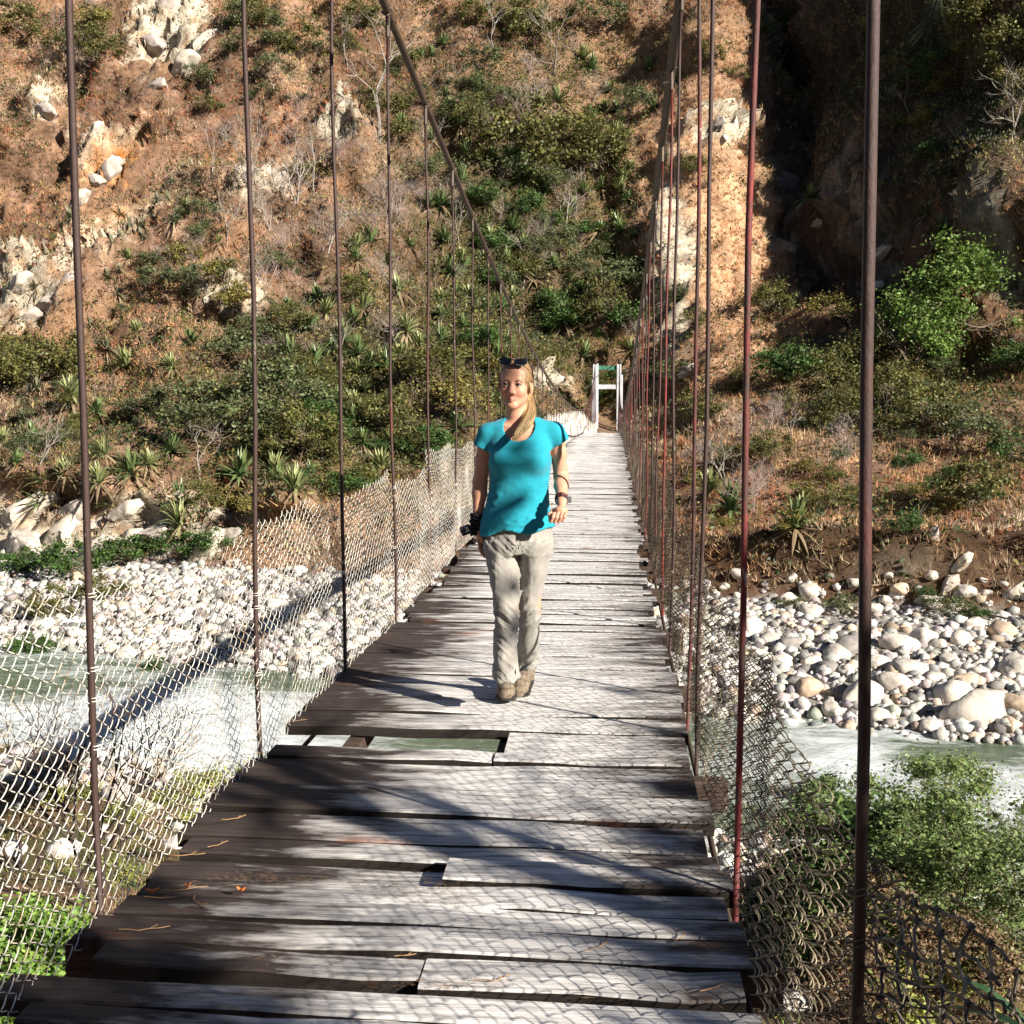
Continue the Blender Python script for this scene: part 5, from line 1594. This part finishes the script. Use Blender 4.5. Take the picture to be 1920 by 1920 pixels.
    def folds(P):
        X, Y, Z = P[:, 0], P[:, 1], P[:, 2]
        low = sstep(z(860), z(960), Z)
        a = fbm(np.stack([X * 6 + Z * 9, Y * 5, Z * 22 - X * 16], -1), 3, 3, .5, True)
        c = np.sin((Z - z(985)) * 260 + X * 40) * np.exp(-((Z - z(975)) / .03) ** 2)
        return -0.0072 * low * a - 0.0012 * c * low + 0.0012 * fbm(P * 30, 2, 8)
    S.warp(folds, .03)
    S.shell(.0085)
    # neck scoop, hem and sleeve ends
    S.ball(W(972, 788, -.085), (.086, .10, .098), 0, 's')
    S.ball(W(974, 770, .02), (.076, .085, .075), 0, 's')
    hz = z(994)
    S.put(lambda X, Y, Z: (Z - (hz + 0.07 * (X - org.x) + 0.012 * np.sin(X * 30) - 0.02 * ((X - org.x) ** 2) * 10)), (-9, -9, -9), (9, 9, 9), 0, 's')
    for A_, B_ in ((W(915, 815, .01), W(900, 848, .015)), (W(1040, 812, .01), W(1056, 838, .02))):
        ax = (B_ - A_) / np.linalg.norm(B_ - A_); ce = B_ - ax * .022
        S.put(lambda X, Y, Z, ax=ax, ce=ce: np.maximum(-((X - ce[0]) * ax[0] + (Y - ce[1]) * ax[1] + (Z - ce[2]) * ax[2]), np.sqrt((X - ce[0]) ** 2 + (Y - ce[1]) ** 2 + (Z - ce[2]) ** 2) - .085) * 1.0 + 0 * X, ce - .1, ce + .1, 0, 's')
    V, F = S.mesh()
    sh = part('shirt', V, F, M['shirt'], sm=2)
    # ---- trousers
    T = Field((W(892, 1100)[0], Y0 - .36, 0.02), (W(1052, 1100)[0], Y0 + .38, z(972)), 0.0044)
    top = [row(976, 908, 1034, .116), row(1000, 906, 1036, .122), row(1022, 907, 1037, .122, .0), row(1036, 909, 1035, .112, .0)]
    T.stack(top, 0)
    def leg(rows):
        out = []
        for (py, l, r, bb, cy) in rows:
            A_ = W(l, py, cy); C_ = W(r, py, cy)
            out.append((A_[2], (A_[0] + C_[0]) / 2, Y0 + cy, (C_[0] - A_[0]) / 2, bb))
        return out
    T.stack(leg([(1012, 908, 975, .108, .0), (1043, 908, 974, .100, -.015), (1085, 917, 975, .088, -.055), (1120, 925, 975, .076, -.09), (1140, 927, 974, .071, -.105), (1168, 926, 972, .070, -.115), (1210, 924, 970, .070, -.13), (1246, 924, 972, .072, -.150), (1272, 925, 974, .074, -.155)]), .022)
    T.stack(leg([(1012, 972, 1037, .108, .0), (1043, 973, 1034, .100, .0), (1085, 974, 1025, .088, .01), (1120, 974, 1015, .076, .015), (1140, 973, 1012, .071, .02), (1168, 972, 1014, .070, .06), (1210, 969, 1012, .068, .12), (1238, 970, 1009, .070, .18), (1252, 971, 1009, .072, .19)]), .022)
    def tf(P):
        X, Y, Z = P[:, 0], P[:, 1], P[:, 2]
        L = X < xx(973, 1100)
        kn = np.exp(-((Z - z(1150)) / .09) ** 2); hip = np.exp(-((Z - z(1025)) / .05) ** 2); cuff = np.exp(-((Z - z(1262)) / .07) ** 2)
        sgn = np.where(L, 1.0, -1.0)
        a = fbm(np.stack([X * 9 + sgn * Z * 5, Y * 7, Z * 26 + sgn * X * 22], -1), 3, 13, .55, True)
        bq = fbm(np.stack([X * 26, Y * 20, Z * 7], -1), 3, 17, .5)
        crotch = np.exp(-((X - xx(975, 1020)) / .05) ** 2) * np.exp(-((Z - z(1018)) / .03) ** 2)
        rays = np.sin(np.arctan2(Z - z(1012), X - xx(976, 1012)) * 16) * crotch
        fly = np.exp(-((X - xx(976, 1005)) / .004) ** 2) * (Z > z(1018))
        side = np.exp(-((np.abs(X - np.where(L, xx(944, 1100), xx(1000, 1100)))) / .0035) ** 2) * (Y < Y0)
        return .004 - 0.0125 * (0.25 + .9 * kn + .6 * hip + .9 * cuff) * a - .006 * bq - 0.004 * rays + .0025 * fly + .0012 * side
    T.warp(tf, .04)
    T.shell(.010)
    T.put(lambda X, Y, Z: -(Z - z(984)) + 0 * X, (-9, -9, -9), (9, 9, 9), 0, 's')
    V, F = T.mesh()
    part('trousers', V, F, M['trousers'], sm=2)
    # ---- boots
    def boot(heel, yaw, pitch, lift, m=M['boot']):
        Fd = Field((-.09, -.30, -.05), (.09, .12, .17), 0.004)
        Fd.chain([((0, .03, .034), .036), ((0, -.07, .038), .036), ((.002, -.15, .034), .040), ((.003, -.195, .030), .034)], .02)
        Fd.chain([((0, .03, .04), .040), ((0, .035, .11), .046)], .03)
        Fd.cone((0, -.02, .075), (0, -.13, .050), .036, .030, .03)
        Fd.put(lambda X, Y, Z: (Z - .012) + 0 * X + 0 * Y, (-1, -1, -1), (1, 1, 1), 0, 's')
        Fd.warp(lambda P: .0018 * fbm(P * 40, 2, 3) - .0025 * (np.abs(np.sin(P[:, 1] * 60)) < .12) * (P[:, 2] > .05), .02)
        V, F = Fd.mesh()
        Rm = np.array(Euler((pitch, 0, yaw)).to_matrix())
        off = np.array(heel) + np.array([0, 0, lift])
        bo = part('boot', V @ Rm.T + off, F, m, sm=1)
        Fs = Field((-.09, -.30, -.03), (.09, .12, .05), 0.004)
        Fs.put(lambda X, Y, Z: np.maximum(np.maximum(np.sqrt(((X - .003 * (Y < -.1)) / (.044 + .008 * np.clip(-Y / .16, 0, 1))) ** 2 + (np.clip(np.abs(Y + .082) - .085, 0, None) / .052) ** 2) * .045 - .045, Z - .020), -Z + 0 * X), (-.08, -.25, 0), (.08, .1, .03), 0)
        Fs.warp(lambda P: .004 * ((np.abs(((P[:, 1] * 55) % 1) - .5) < .16) & (P[:, 2] < .009)), .02)
        V, F = Fs.mesh()
        part('sole', V @ Rm.T + off, F, M['sole'], bo)
        bo.children[0].location = (0, 0, 0)
        lc = MB()
        for q in range(5):
            yq = -.045 - q * .02; zq = .108 - q * .011
            P = np.array([(-.022, yq, zq - .012), (0, yq - .004, zq), (.022, yq, zq - .012)]) @ Rm.T + off - np.array(org)
            lc.tube(P, .0022, 4)
        lc.build('lace', M['lace'], bo)
    f1 = W(949, 1300, -.0); yA = ydist(1324, 949)[0]; yB_ = ydist(1304, 985)[0]
    boot((float(W(949, 1300, yA + .20 - Y0)[0]), yA + .215, 0.002), R(3), R(-5), .004)
    boot((float(W(986, 1290, yB_ + .20 - Y0)[0]), yB_ + .16, 0.004), R(-8), R(8), .018)
    # ---- worn on the wrists
    wr = MB()
    for k, (py, r_) in enumerate(((966, .030), (972, .032), (979, .034), (986, .033), (993, .036), (1000, .033))):
        c = W(896 + (k % 2), py, .012) - np.array(org)
        th = np.linspace(0, 2 * math.pi, 15)
        wr.tube(np.stack([c[0] + r_ * np.cos(th), c[1] + r_ * np.sin(th), c[2] + .004 * np.sin(th * 2 + k)], -1), .0105, 6)
    wr.build('wrist_wrap', M['black'], root, True)
    c0 = WR + fd * .004 - np.array(org)
    u = np.cross(fd, [1, 0, 0]); u /= np.linalg.norm(u); v = np.cross(fd, u)
    th = np.linspace(0, 2 * math.pi, 19)
    ring = lambda off, r_: np.array([c0 + fd * off + r_ * (math.cos(t) * u + math.sin(t) * v) for t in th])
    wb = MB().tube(ring(.0, .0275), .0045, 6); wo_ = wb.build('watch', M['black'], root, True)
    face = MB(); fc = ring(0, .029)[4]; face.box(c0 + (ring(0, .031)[14] - c0), (.03, .012, .03), cham=.003); face.build('watch_case', M['silver'], wo_)
    MB().tube(ring(-.014, .0285), .0045, 6).tube(ring(-.023, .0295), .004, 6).build('bracelet', M['bracelet'], root, True)
    # ---- sunglasses resting on the hair
    sg = empty('sunglasses', Vector(H(0, .062, .098)))
    tag(sg, 'black sunglasses pushed up on the blonde hair of the walking woman', 'sunglasses')
    so = np.array(sg.location)
    for s in (-1, 1):
        pts = [H(s * .008, .088, .107), H(s * .012, .083, .123), H(s * .062, .070, .124), H(s * .066, .072, .108), H(s * .052, .084, .094), H(s * .018, .093, .093), H(s * .008, .088, .107)]
        P = np.array(pts) - so
        fr = MB().tube(P, .0032, 6); fr.build('rim', M['frame'], sg, True)
        ln = MB(); back = np.array([0, .003, .001])
        cc = P[:6].mean(0) + np.array([0, -.004, 0])
        ln.add(np.concatenate([P[:6], P[:6] + back, [cc], [cc + back]]), [(i, (i + 1) % 6, 12) for i in range(6)] + [((i + 1) % 6 + 6, i + 6, 13) for i in range(6)])
        ln.build('lens', M['lens'], sg, True)
        arm = MB().tube(np.array([H(s * .066, .070, .120), H(s * .081, .035, .085), H(s * .084, -.02, .035), H(s * .080, -.05, .005)]) - so, .0028, 5)
        arm.build('temple', M['frame'], sg, True)
    MB().tube(np.array([H(-.010, .085, .116), H(0, .089, .118), H(.010, .085, .116)]) - so, .003, 6).build('bridge', M['frame'], sg, True)
    # ---- camera hanging at the wrist
    cc = W(873, 994, -.03)
    co = empty('compact_camera', Vector(cc))
    tag(co, 'small silver and black camera hanging from the wrapped wrist of the walking woman', 'camera')
    MB().box((0, 0, 0), (.050, .030, .042), (R(10), R(-22), R(15)), cham=.005).build('body', M['black'], co)
    MB().box((-.004, -.012, .001), (.040, .012, .030), (R(10), R(-22), R(15)), cham=.003).build('front_plate', M['silver'], co)
    MB().tube([(-.006, -.015, .0), (-.008, -.030, -.002)], .012, 12).build('lens', M['frame'], co, True)
    MB().tube([(.020, 0, .008), (.035, .006, .012), tuple(W(893, 990, -.02) - cc)], .004, 6).tube([(.020, 0, -.008), (.035, .006, -.006), tuple(W(893, 996, -.02) - cc)], .004, 6).build('strap', M['black'], co, True)
build_walker()
# ------------------------------------------------------------------ plants of the near bank
def build_near():
    g = np.random.default_rng(5)
    pr = {'broad': proto_bush('near_shrub', 400, 2.6, 3.4, (0.08, 0.13, 0.035), 7500, 0.14, (0.10, 0.075, 0.055), 26, 4),
          'sapling': proto_tree('sapling', 410, 3.6, (0.20, 0.26, 0.09), 9000, 0.075, depth=4, r0=0.022, n0=2, spread=0.45, lean=0.12, col=(0.12, 0.09, 0.07), sides=4),
          'sapling2': proto_tree('sapling', 411, 3.6, (0.14, 0.19, 0.06), 9000, 0.075, depth=4, r0=0.022, n0=3, spread=0.5, lean=0.2, col=(0.12, 0.09, 0.07), sides=4),
          'feather': proto_bush('near_shrub', 401, 2.4, 3.2, (0.20, 0.27, 0.09), 9000, 0.085, (0.10, 0.075, 0.055), 60, 4),
          'feather2': proto_bush('near_shrub', 402, 2.6, 3.0, (0.15, 0.20, 0.06), 9000, 0.085, (0.12, 0.09, 0.06), 55, 4),
          'dry': proto_bush('near_shrub', 403, 2.4, 2.4, (0.19, 0.13, 0.07), 7000, 0.07, (0.12, 0.08, 0.06), 20, 4),
          'bright': proto_bush('near_shrub', 404, 1.6, 1.1, (0.17, 0.27, 0.05), 5200, 0.075, (0.12, 0.10, 0.05), 14, 3),
          'weed': proto_bush('near_shrub', 405, 1.6, 0.8, (0.26, 0.27, 0.07), 3200, 0.06, (0.2, 0.15, 0.08), 14, 3)}
    look = {'sapling': 'airy light green sapling', 'sapling2': 'airy mid green sapling', 'broad': 'dark broad-leaved shrub', 'feather': 'light feathery green shrub', 'feather2': 'mid green feathery shrub', 'dry': 'brown half-dry shrub', 'bright': 'bright fresh green shrub', 'weed': 'low yellow-green weed clump'}
    # pixel of the foot, height in pixels, kind, where it stands
    lst = [(1590, 1790, 380, 'broad', 'its top touching the foam beyond the dark fence'), (1650, 1740, 330, 'broad', 'just outside the nearest dark-fence rod'), (1720, 1800, 350, 'sapling', 'standing in front of the white rapids'), (1790, 1850, 410, 'sapling2', 'tallest beside the rapids'),
           (1870, 1800, 360, 'sapling', 'at the water beside the frame edge'), (1910, 1880, 350, 'sapling2', 'lowest beside the frame edge'), (1560, 1850, 300, 'feather2', 'seen through the dark fence near its foot'), (1650, 1890, 300, 'dry', 'behind the nearest dark-fence rod'), (1760, 1910, 200, 'weed', 'in the corner under the feathery shrubs'),
           (1500, 1800, 280, 'broad', 'seen through the middle of the dark fence'), (1450, 1760, 200, 'dry', 'against the deck edge through the dark fence'), (1840, 1915, 230, 'dry', 'over the stones in the corner'), (1690, 1640, 120, 'dry', 'between broad shrub and feathery shrub'), (1820, 1640, 210, 'sapling', 'palest beside the foam'), (1540, 1560, 150, 'broad', 'at the waterline beyond the dark fence'), (1600, 1930, 200, 'dry', 'under the nearest dark-fence rod'),
           (1900, 1640, 140, 'sapling2', 'small beside the foam at the frame edge'), (1760, 1720, 240, 'feather2', 'middle of the thicket'),
           (50, 1880, 190, 'bright', 'in the lowest corner through the pale fence'), (120, 1850, 150, 'bright', 'below the first pale-fence rod'), (20, 1790, 130, 'bright', 'highest in the corner through the pale fence'), (95, 1760, 90, 'weed', 'above the fresh green shrubs'), (30, 1960, 150, 'bright', 'cut by the bottom corner'), (160, 1930, 110, 'bright', 'under the deck corner'),
           (330, 1500, 70, 'weed', 'on the stones by the water past the first pale-fence rod'), (450, 1490, 80, 'weed', 'by the water at the second pale-fence rod'), (250, 1540, 60, 'weed', 'beside the pale rock at the shore'), (400, 1560, 70, 'weed', 'against the deck past the shore stones'), (300, 1610, 60, 'dry', 'on brown soil past the first pale-fence rod'), (60, 1560, 80, 'dry', 'on brown soil outside the first pale-fence rod'), (200, 1650, 60, 'weed', 'just past the first pale-fence rod'), (520, 1455, 60, 'weed', 'at the waterline beside the second pale-fence rod'), (130, 1500, 60, 'weed', 'beside the dark leafless shrub')]
    hh = {'sapling': 3.9, 'sapling2': 3.9, 'broad': 3.4, 'feather': 3.2, 'feather2': 3.0, 'dry': 2.4, 'bright': 1.1, 'weed': 0.8}
    for (px, py, h, k, where) in lst:
        p, n = at(px, py)
        if p is None: continue
        s = h * (p - CAM_LOC).length / FPX / hh[k]
        s = min(s, 2.2)
        if abs(p.x) < 1.3 + 0.5 * s * 1.2: p = Vector((math.copysign(1.3 + 0.7 * s * 1.2, p.x if px > 960 else -1), p.y, p.z))
        o = place(pr[k], p - Vector((0, 0, 0.1)), g.uniform(0, 6.28), (s, s, s))
        tag(o, look[k] + ' ' + where, 'sapling' if 'sap' in k else 'shrub', 'shrubs of the near bank')
    # bigger stones on the near bank
    for i, (px, py, w, lab) in enumerate([(225, 1500, 60, 'pale angular rock on the shore past the first pale-fence rod'), (255, 1520, 50, 'pink grey rock leaning on the pale shore rock'), (60, 1450, 80, 'dark wet boulder in the shallows outside the first pale-fence rod'),
                                          (100, 1470, 60, 'grey boulder beside the dark wet boulder'), (330, 1590, 46, 'cream block on brown soil against the deck'), (1690, 1810, 70, 'large round grey boulder half hidden in the thicket'), (120, 1600, 60, 'pale flat stone on brown soil outside the pale fence'),
                                          (1700, 1880, 60, 'pale boulder low in the thicket corner'), (20, 1600, 50, 'cream stone at the frame edge on brown soil'), (300, 1660, 40, 'small pale block beside the deck edge weeds'), (1480, 1890, 80, 'large pale slab seen through the lowest dark fence')]):
        p, n = at(px, py)
        r = 0.5 * w * (p - CAM_LOC).length / FPX
        V, F, c = rock_mesh(500 + i, 3, (0.50, 0.45, 0.40), 0.7, 0.3)
        if 'dark wet' in lab: c = c * 0.25
        o = link('rock', mesh_np('rock', V * r * 1.15, F, np.clip(c, 0, .8)), M['boulder'], None, p + Vector((0, 0, r * .15)), smooth=True)
        tag(o, lab, 'rock', 'rocks of the near bank')
    # dark leafless shrub outside the pale fence
    sb = proto_tree('leafless_shrub', 451, 4.0, depth=4, r0=0.05, n0=5, spread=0.42, lean=0.30, col=(0.055, 0.04, 0.032))
    p, n = at(175, 1720)
    h = 520 * (p - CAM_LOC).length / FPX
    o = place(sb, p, 1.3, h / 5.2, (0, -.12)); tag(o, 'dark leafless shrub standing against the rapids behind the nearest pale-fence bay', 'shrub')
    p, n = at(40, 1640)
    o = place(proto_tree('leafless_shrub', 452, 4.0, depth=3, r0=0.04, n0=4, spread=0.45, lean=0.3, col=(0.06, 0.045, 0.035)), p, 0.4, 420 * (p - CAM_LOC).length / FPX / 5.0, (0, .15)); tag(o, 'smaller dark leafless shrub at the frame edge over brown soil', 'shrub')
    # long-leaved cane close to the deck, lowest corner
    c = np.array(CAM_LOC + ray(1935, 1850) * 3.9)
    gp, _ = ground_at(c[0] + .35, c[1] + .1)
    cane = empty('cane_plant', gp); tag(cane, 'dark glossy long-leaved cane in the lowest corner beside the torn fence', 'plant')
    rel = c - np.array(gp)
    MB().tube([(0, 0, -.1), rel * .5 + [0.1, 0, 0], rel], [.022, .016, .009], 6, (0.12, 0.16, 0.06)).build('stem', M['bark'], cane, True)
    lf = MB()
    for i in range(15):
        a = g.uniform(0, 6.28); L = g.uniform(.28, .5); el = g.uniform(-.2, .9)
        d = np.array([math.cos(a) * math.cos(el), math.sin(a) * math.cos(el), math.sin(el)]); s = np.array([-math.sin(a), math.cos(a), 0])
        V = []; b0 = rel * g.uniform(.8, 1.0)
        for t, w in ((0, .3), (.25, 1), (.6, .8), (1, .02)):
            q = b0 + d * L * t - np.array([0, 0, .35 * L * t * t]); V += [q + s * .022 * w, q - np.array([0, 0, .006 * w]), q - s * .022 * w]
        F = []
        for j in range(3): F += [(j * 3, j * 3 + 1, j * 3 + 4, j * 3 + 3), (j * 3 + 1, j * 3 + 2, j * 3 + 5, j * 3 + 4)]
        lf.add(V, F, np.array([0.035, 0.085, 0.03]) * g.uniform(.7, 1.5))
    lf.build('foliage', M['agave'], cane)

    # ---- the tree beside the bridge whose crown shades the near deck
    tr = empty('overhanging_tree', (6.4, -0.6, -3.4)); o0 = np.array(tr.location)
    tag(tr, 'thin-leaved tree reaching over the near deck, its needle twigs hanging into the top corner', 'tree')
    S = np.array(SUN_V)
    wood = MB(); bc = (0.10, 0.075, 0.055)
    top = np.array([6.3, -.3, 4.2])
    wood.tube([(0, 0, -.5), (0.05, .05, 2.5), (-.1, .1, 5.0), top - o0, (-.3, .2, 8.8)], [.16, .13, .10, .08, .04], 8, bc)
    # deck spots (x, y, z) that lie in shade, with the size of the leaf clump and the distance along the sun ray
    spots = [(-.85, 2.7, 0, .34, 7.6), (-.45, 2.75, 0, .28, 7.4), (-.1, 2.70, 0, .17, 7.2), (-.85, 3.15, 0, .20, 7.9), (-.75, 2.2, 0, .40, 7.4), (0, 2.15, 0, .34, 7.2), (.35, 2.5, 0, .16, 7.0), (.65, 2.55, 0, .16, 6.9), (-.55, 3.1, 0, .12, 7.6), (-.9, 3.6, 0, .14, 7.8), (.84, 2.8, 0, .2, 6.8),
             (.84, 3.15, 0, .15, 6.8), (.85, 3.6, 0, .12, 6.6), (.80, 4.15, 0, .16, 6.9), (.86, 4.7, 0, .14, 6.6), (.62, 3.30, 0, .08, 6.9), (-.85, 4.45, 0, .12, 8.1), (.8, 5.5, 0, .10, 7.0), (-.6, 6.3, 0, .09, 8.0), (.6, 6.3, 0, .08, 7.2), (-.7, 7.2, 0, .10, 8.1),
             (.02, 5.85, 1.60, .09, 7.6), (-.05, 5.8, 1.53, .08, 7.6), (.04, 5.8, 1.50, .06, 7.6), (-.02, 5.8, .93, .08, 7.7), (.10, 5.8, .62, .07, 7.6), (.05, 5.8, .38, .08, 7.7), (-.14, 5.8, 1.38, .05, 7.6), (.13, 5.8, 1.28, .05, 7.6), (-.07, 5.8, .75, .05, 7.7)]
    Vs = []; Fs = []; Cs = []; nn = 0
    for (x, y, z_, r, t) in spots:
        c = np.array([x, y, z_]) + S * t
        k = g.integers(0, 3)
        mid = top * (.5) + c * .5 + g.normal(0, .12, 3) + [0, 0, -.1 * k]
        wood.tube([top + [0, 0, -.6 * k] - o0, mid - o0, c - o0], [.013, .008, .003], 5, bc, cap=False)
        n = int(120 + 2600 * r * r * 4)
        V, F, col = leaf_cloud(np.array([c]), np.array([[r, r, r]]), n, .055 if r > .12 else .035, g, (0.10, 0.15, 0.045), shell=.0)
        Vs.append(V - o0); Fs.append(F + nn); Cs.append(col); nn += len(V)
    # one stout limb: its soft shadow crosses the near boards
    a = np.array([-.95, 5.2, 0]) + S * 8.0; b_ = np.array([.95, 3.52, 0]) + S * 7.4
    wood.tube([top - [0, 0, .9] - o0, b_ - o0, (a + b_) / 2 - o0 + [0, 0, .02], a - o0], [.05, .034, .028, .018], 7, bc)
    for (q0, q1, rr_) in (((.24, 5.75, 1.10), (-.20, 5.75, .86), .030), ((-.20, 5.78, 1.17), (.20, 5.78, 1.20), .034)):
        a = np.array(q0) + S * 7.5; b_ = np.array(q1) + S * 7.9
        wood.tube([top - [0, 0, .3] - o0, (top + a) / 2 + [0, 0, .2] - o0, a - o0, (a + b_) / 2 - o0 + [0, 0, .015], b_ - o0], [.045, .036, rr_, rr_ * .9, rr_ * .6], 7, bc)
    # twig with long needles that hangs into the picture at the top
    e1 = np.array(CAM_LOC + ray(1775, -60) * 3.3); e2 = np.array(CAM_LOC + ray(1745, 45) * 3.2)
    wood.tube([top - o0, (top + e1) / 2 + [0, 0, .5] - o0, e1 - o0, e2 - o0], [.03, .016, .006, .002], 5, bc, cap=False)
    nd = MB()
    for i in range(90):
        t = g.random(); p0 = e1 * (1 - t) + e2 * t; d = (e2 - e1) / np.linalg.norm(e2 - e1) + g.normal(0, .45, 3); d /= np.linalg.norm(d)
        q = p0 + d * g.uniform(.05, .11); s = np.cross(d, [0, 1, 0]) * .0011
        nd.add([p0 + s, p0 - s, q, ], [(0, 1, 2)], (0.05, 0.07, 0.03))
    nd.build('needles', M['leaf'], tr, loc=-Vector(o0) * 0 - Vector(o0))
    wood.build('trunk', M['bark'], tr, True)
    link('crown', mesh_np('crown', np.concatenate(Vs), np.concatenate(Fs), np.concatenate(Cs)), M['leaf'], tr)
build_near()

def build_torn():
    """the end of the dark fence has come loose and folds outwards past the nearest rod"""
    f = next(o for o in bpy.data.objects if o.name.startswith('wire_fence') and o.location.x > 0)
    P00 = np.array(CAM_LOC + ray(1645, 1668) * 2.35); P10 = np.array(CAM_LOC + ray(1905, 1835) * 2.05)
    P01 = np.array(CAM_LOC + ray(1648, 1990) * 2.15); P11 = np.array(CAM_LOC + ray(1915, 2060) * 1.95)
    g = np.random.default_rng(8)
    b = MB(); nu, nv = 6, 6
    G = np.empty((nu + 1, nv + 1, 3))
    for i in range(nu + 1):
        for j in range(nv + 1):
            u, v = i / nu, j / nv
            G[i, j] = (P00 * (1 - u) + P10 * u) * (1 - v) + (P01 * (1 - u) + P11 * u) * v + g.normal(0, .006, 3) + np.array([0, 0, .03 * math.sin(u * 3) * (1 - v)])
    o0 = np.array(f.location)
    def wob(a, c, k): return [a, a * .67 + c * .33 + g.normal(0, .004, 3), a * .33 + c * .67 + g.normal(0, .004, 3), c]
    for i in range(nu + 1):
        pts = []
        for j in range(nv): pts += wob(G[i, j], G[i, j + 1], 0)[:-1]
        b.tube(np.array(pts) - o0, .0030, 5)
    for j in range(nv + 1):
        pts = []
        for i in range(nu): pts += wob(G[i, j], G[i + 1, j], 0)[:-1]
        b.tube(np.array(pts) - o0, .0030, 5)
    for i in range(nu + 1):
        for j in range(nv + 1):
            c = G[i, j] - o0; b.tube([c + [-.006, -.003, 0], c + [0, .004, .005], c + [.006, 0, 0]], .0034, 5)
    o = b.build('torn_panel', M['wire_dark'], f, True); o['label'] = 'torn open mesh folded outwards at the fence end'
build_torn()

# ------------------------------------------------------------------ litter on the boards
def build_litter():
    g = np.random.default_rng(12)
    M['orange_leaf'] = simple_mat('orange_leaf', (0.62, 0.17, 0.03), 0.6, scale=40)
    M['straw'] = simple_mat('straw', (0.34, 0.20, 0.09), 0.8, scale=30)
    def deck_pt(px, py):
        y, x = ydist(py, px); return np.array([x, y, 0.010])
    def leaf(px, py, L, az, lab, m):
        c = deck_pt(px, py); V = []; F = []
        for i, t in enumerate(np.linspace(-1, 1, 7)):
            w = L * .28 * (1 - t * t) ** .6 + .001; zc = .004 + .010 * t * t
            V += [(t * L / 2, w, zc + .006), (t * L / 2, 0, zc), (t * L / 2, -w, zc + .008)]
        for i in range(6): F += [(i * 3, i * 3 + 1, i * 3 + 4, i * 3 + 3), (i * 3 + 1, i * 3 + 2, i * 3 + 5, i * 3 + 4)]
        o = MB().add(V, F).build('fallen_leaf', m, None, False, Vector(c)); o.rotation_euler.z = az
        tag(o, lab, 'leaf', 'dead leaves on the boards')
    leaf(287, 1682, .045, .35, 'curled orange dead leaf on the dark boards by the pale fence', M['orange_leaf'])
    leaf(352, 1672, .020, .2, 'tiny orange leaf scrap beside the curled orange leaf', M['orange_leaf'])
    leaf(452, 1680, .030, -.15, 'narrow rusty leaf stuck in a joint of the near boards', M['orange_leaf'])
    leaf(1490, 1120, .03, 0, 'pale dry leaf scrap on the deck edge below the dark fence', M['straw']) if False else None
    def twig(px, py, L, az, lab, m=M['straw'], r=.0016):
        c = deck_pt(px, py); t = np.linspace(-1, 1, 6)
        P = np.stack([t * L / 2, .12 * L * (t * t - .4) + g.normal(0, .004, 6), .003 + 0 * t], -1)
        b = MB().tube(P, r, 4).tube([P[3], P[3] + [L * .15, L * .12, .004]], r * .7, 4)
        o = b.build('twig', m, None, False, Vector(c)); o.rotation_euler.z = az
        tag(o, lab, 'twig', 'fallen twigs on the boards')
    for a in [(340, 1675, .16, .3, 'forked straw twig reaching from the curled orange leaf'), (375, 1700, .12, -.9, 'thin twig end beside the leaf joint'), (270, 1750, .14, .15, 'thin straw stem on the dark boards nearest the pale fence'), (300, 1690, .10, .1, 'short straw under the curled orange leaf'),
              (480, 1418, .10, .5, 'bent pale twig on the board before the gap'), (440, 1540, .09, .7, 'curved straw on the sixth dark board'), (350, 1610, .12, .2, 'straight straw on the dark board edge'), (560, 1356, .08, .6, 'curled pale straw on the board past the gap'), (410, 1590, .08, .9, 'short forked straw by the deck edge'),
              (1280, 1765, .07, 1.1, 'pale hooked twig near the dark fence foot'), (1120, 1782, .10, .9, 'tangled straw in the middle of the near board'), (925, 1843, .10, .4, 'green-yellow stem caught at the slot end'), (1340, 1860, .09, .7, 'curved stem on the lowest board by the dark fence'), (760, 1800, .06, .2, 'small twig on the pale middle boards')]:
        twig(*a)
    # needles and crumbs gathered in the joints
    b = MB()
    for (px, py, sx, sy, n) in [(460, 1652, 60, 5, 60), (540, 1660, 70, 5, 50), (770, 1668, 60, 10, 160), (690, 1655, 60, 6, 60), (840, 1685, 25, 12, 70), (1040, 1497, 50, 4, 50), (850, 1850, 50, 7, 80), (1290, 1605, 30, 6, 16), (600, 1390, 20, 4, 24), (480, 1800, 120, 10, 20), (1000, 1430, 120, 4, 40), (1250, 1860, 80, 25, 22)]:
        for _ in range(n):
            c = deck_pt(px + g.normal(0, sx), py + g.normal(0, sy)); a = g.uniform(0, 3.14); L = g.uniform(.01, .035)
            d = np.array([math.cos(a), math.sin(a) * .5, g.uniform(-.1, .3)]) * L; s = np.array([-d[1], d[0], 0]) / L * .0012
            b.add([c - s, c + s, c + d], [(0, 1, 2)])
    o = b.build('needle_litter', M['straw']); tag(o, 'dry needles and crumbs caught in the joints of the boards', 'litter', kind='stuff')
build_litter()
finish_labels()
for o in [o for o in bpy.data.objects if o.type == 'EMPTY' and o.parent is None and not o.get('label')]:
    for c in [c for c in bpy.data.objects if c.parent == o]: bpy.data.objects.remove(c)
    bpy.data.objects.remove(o)
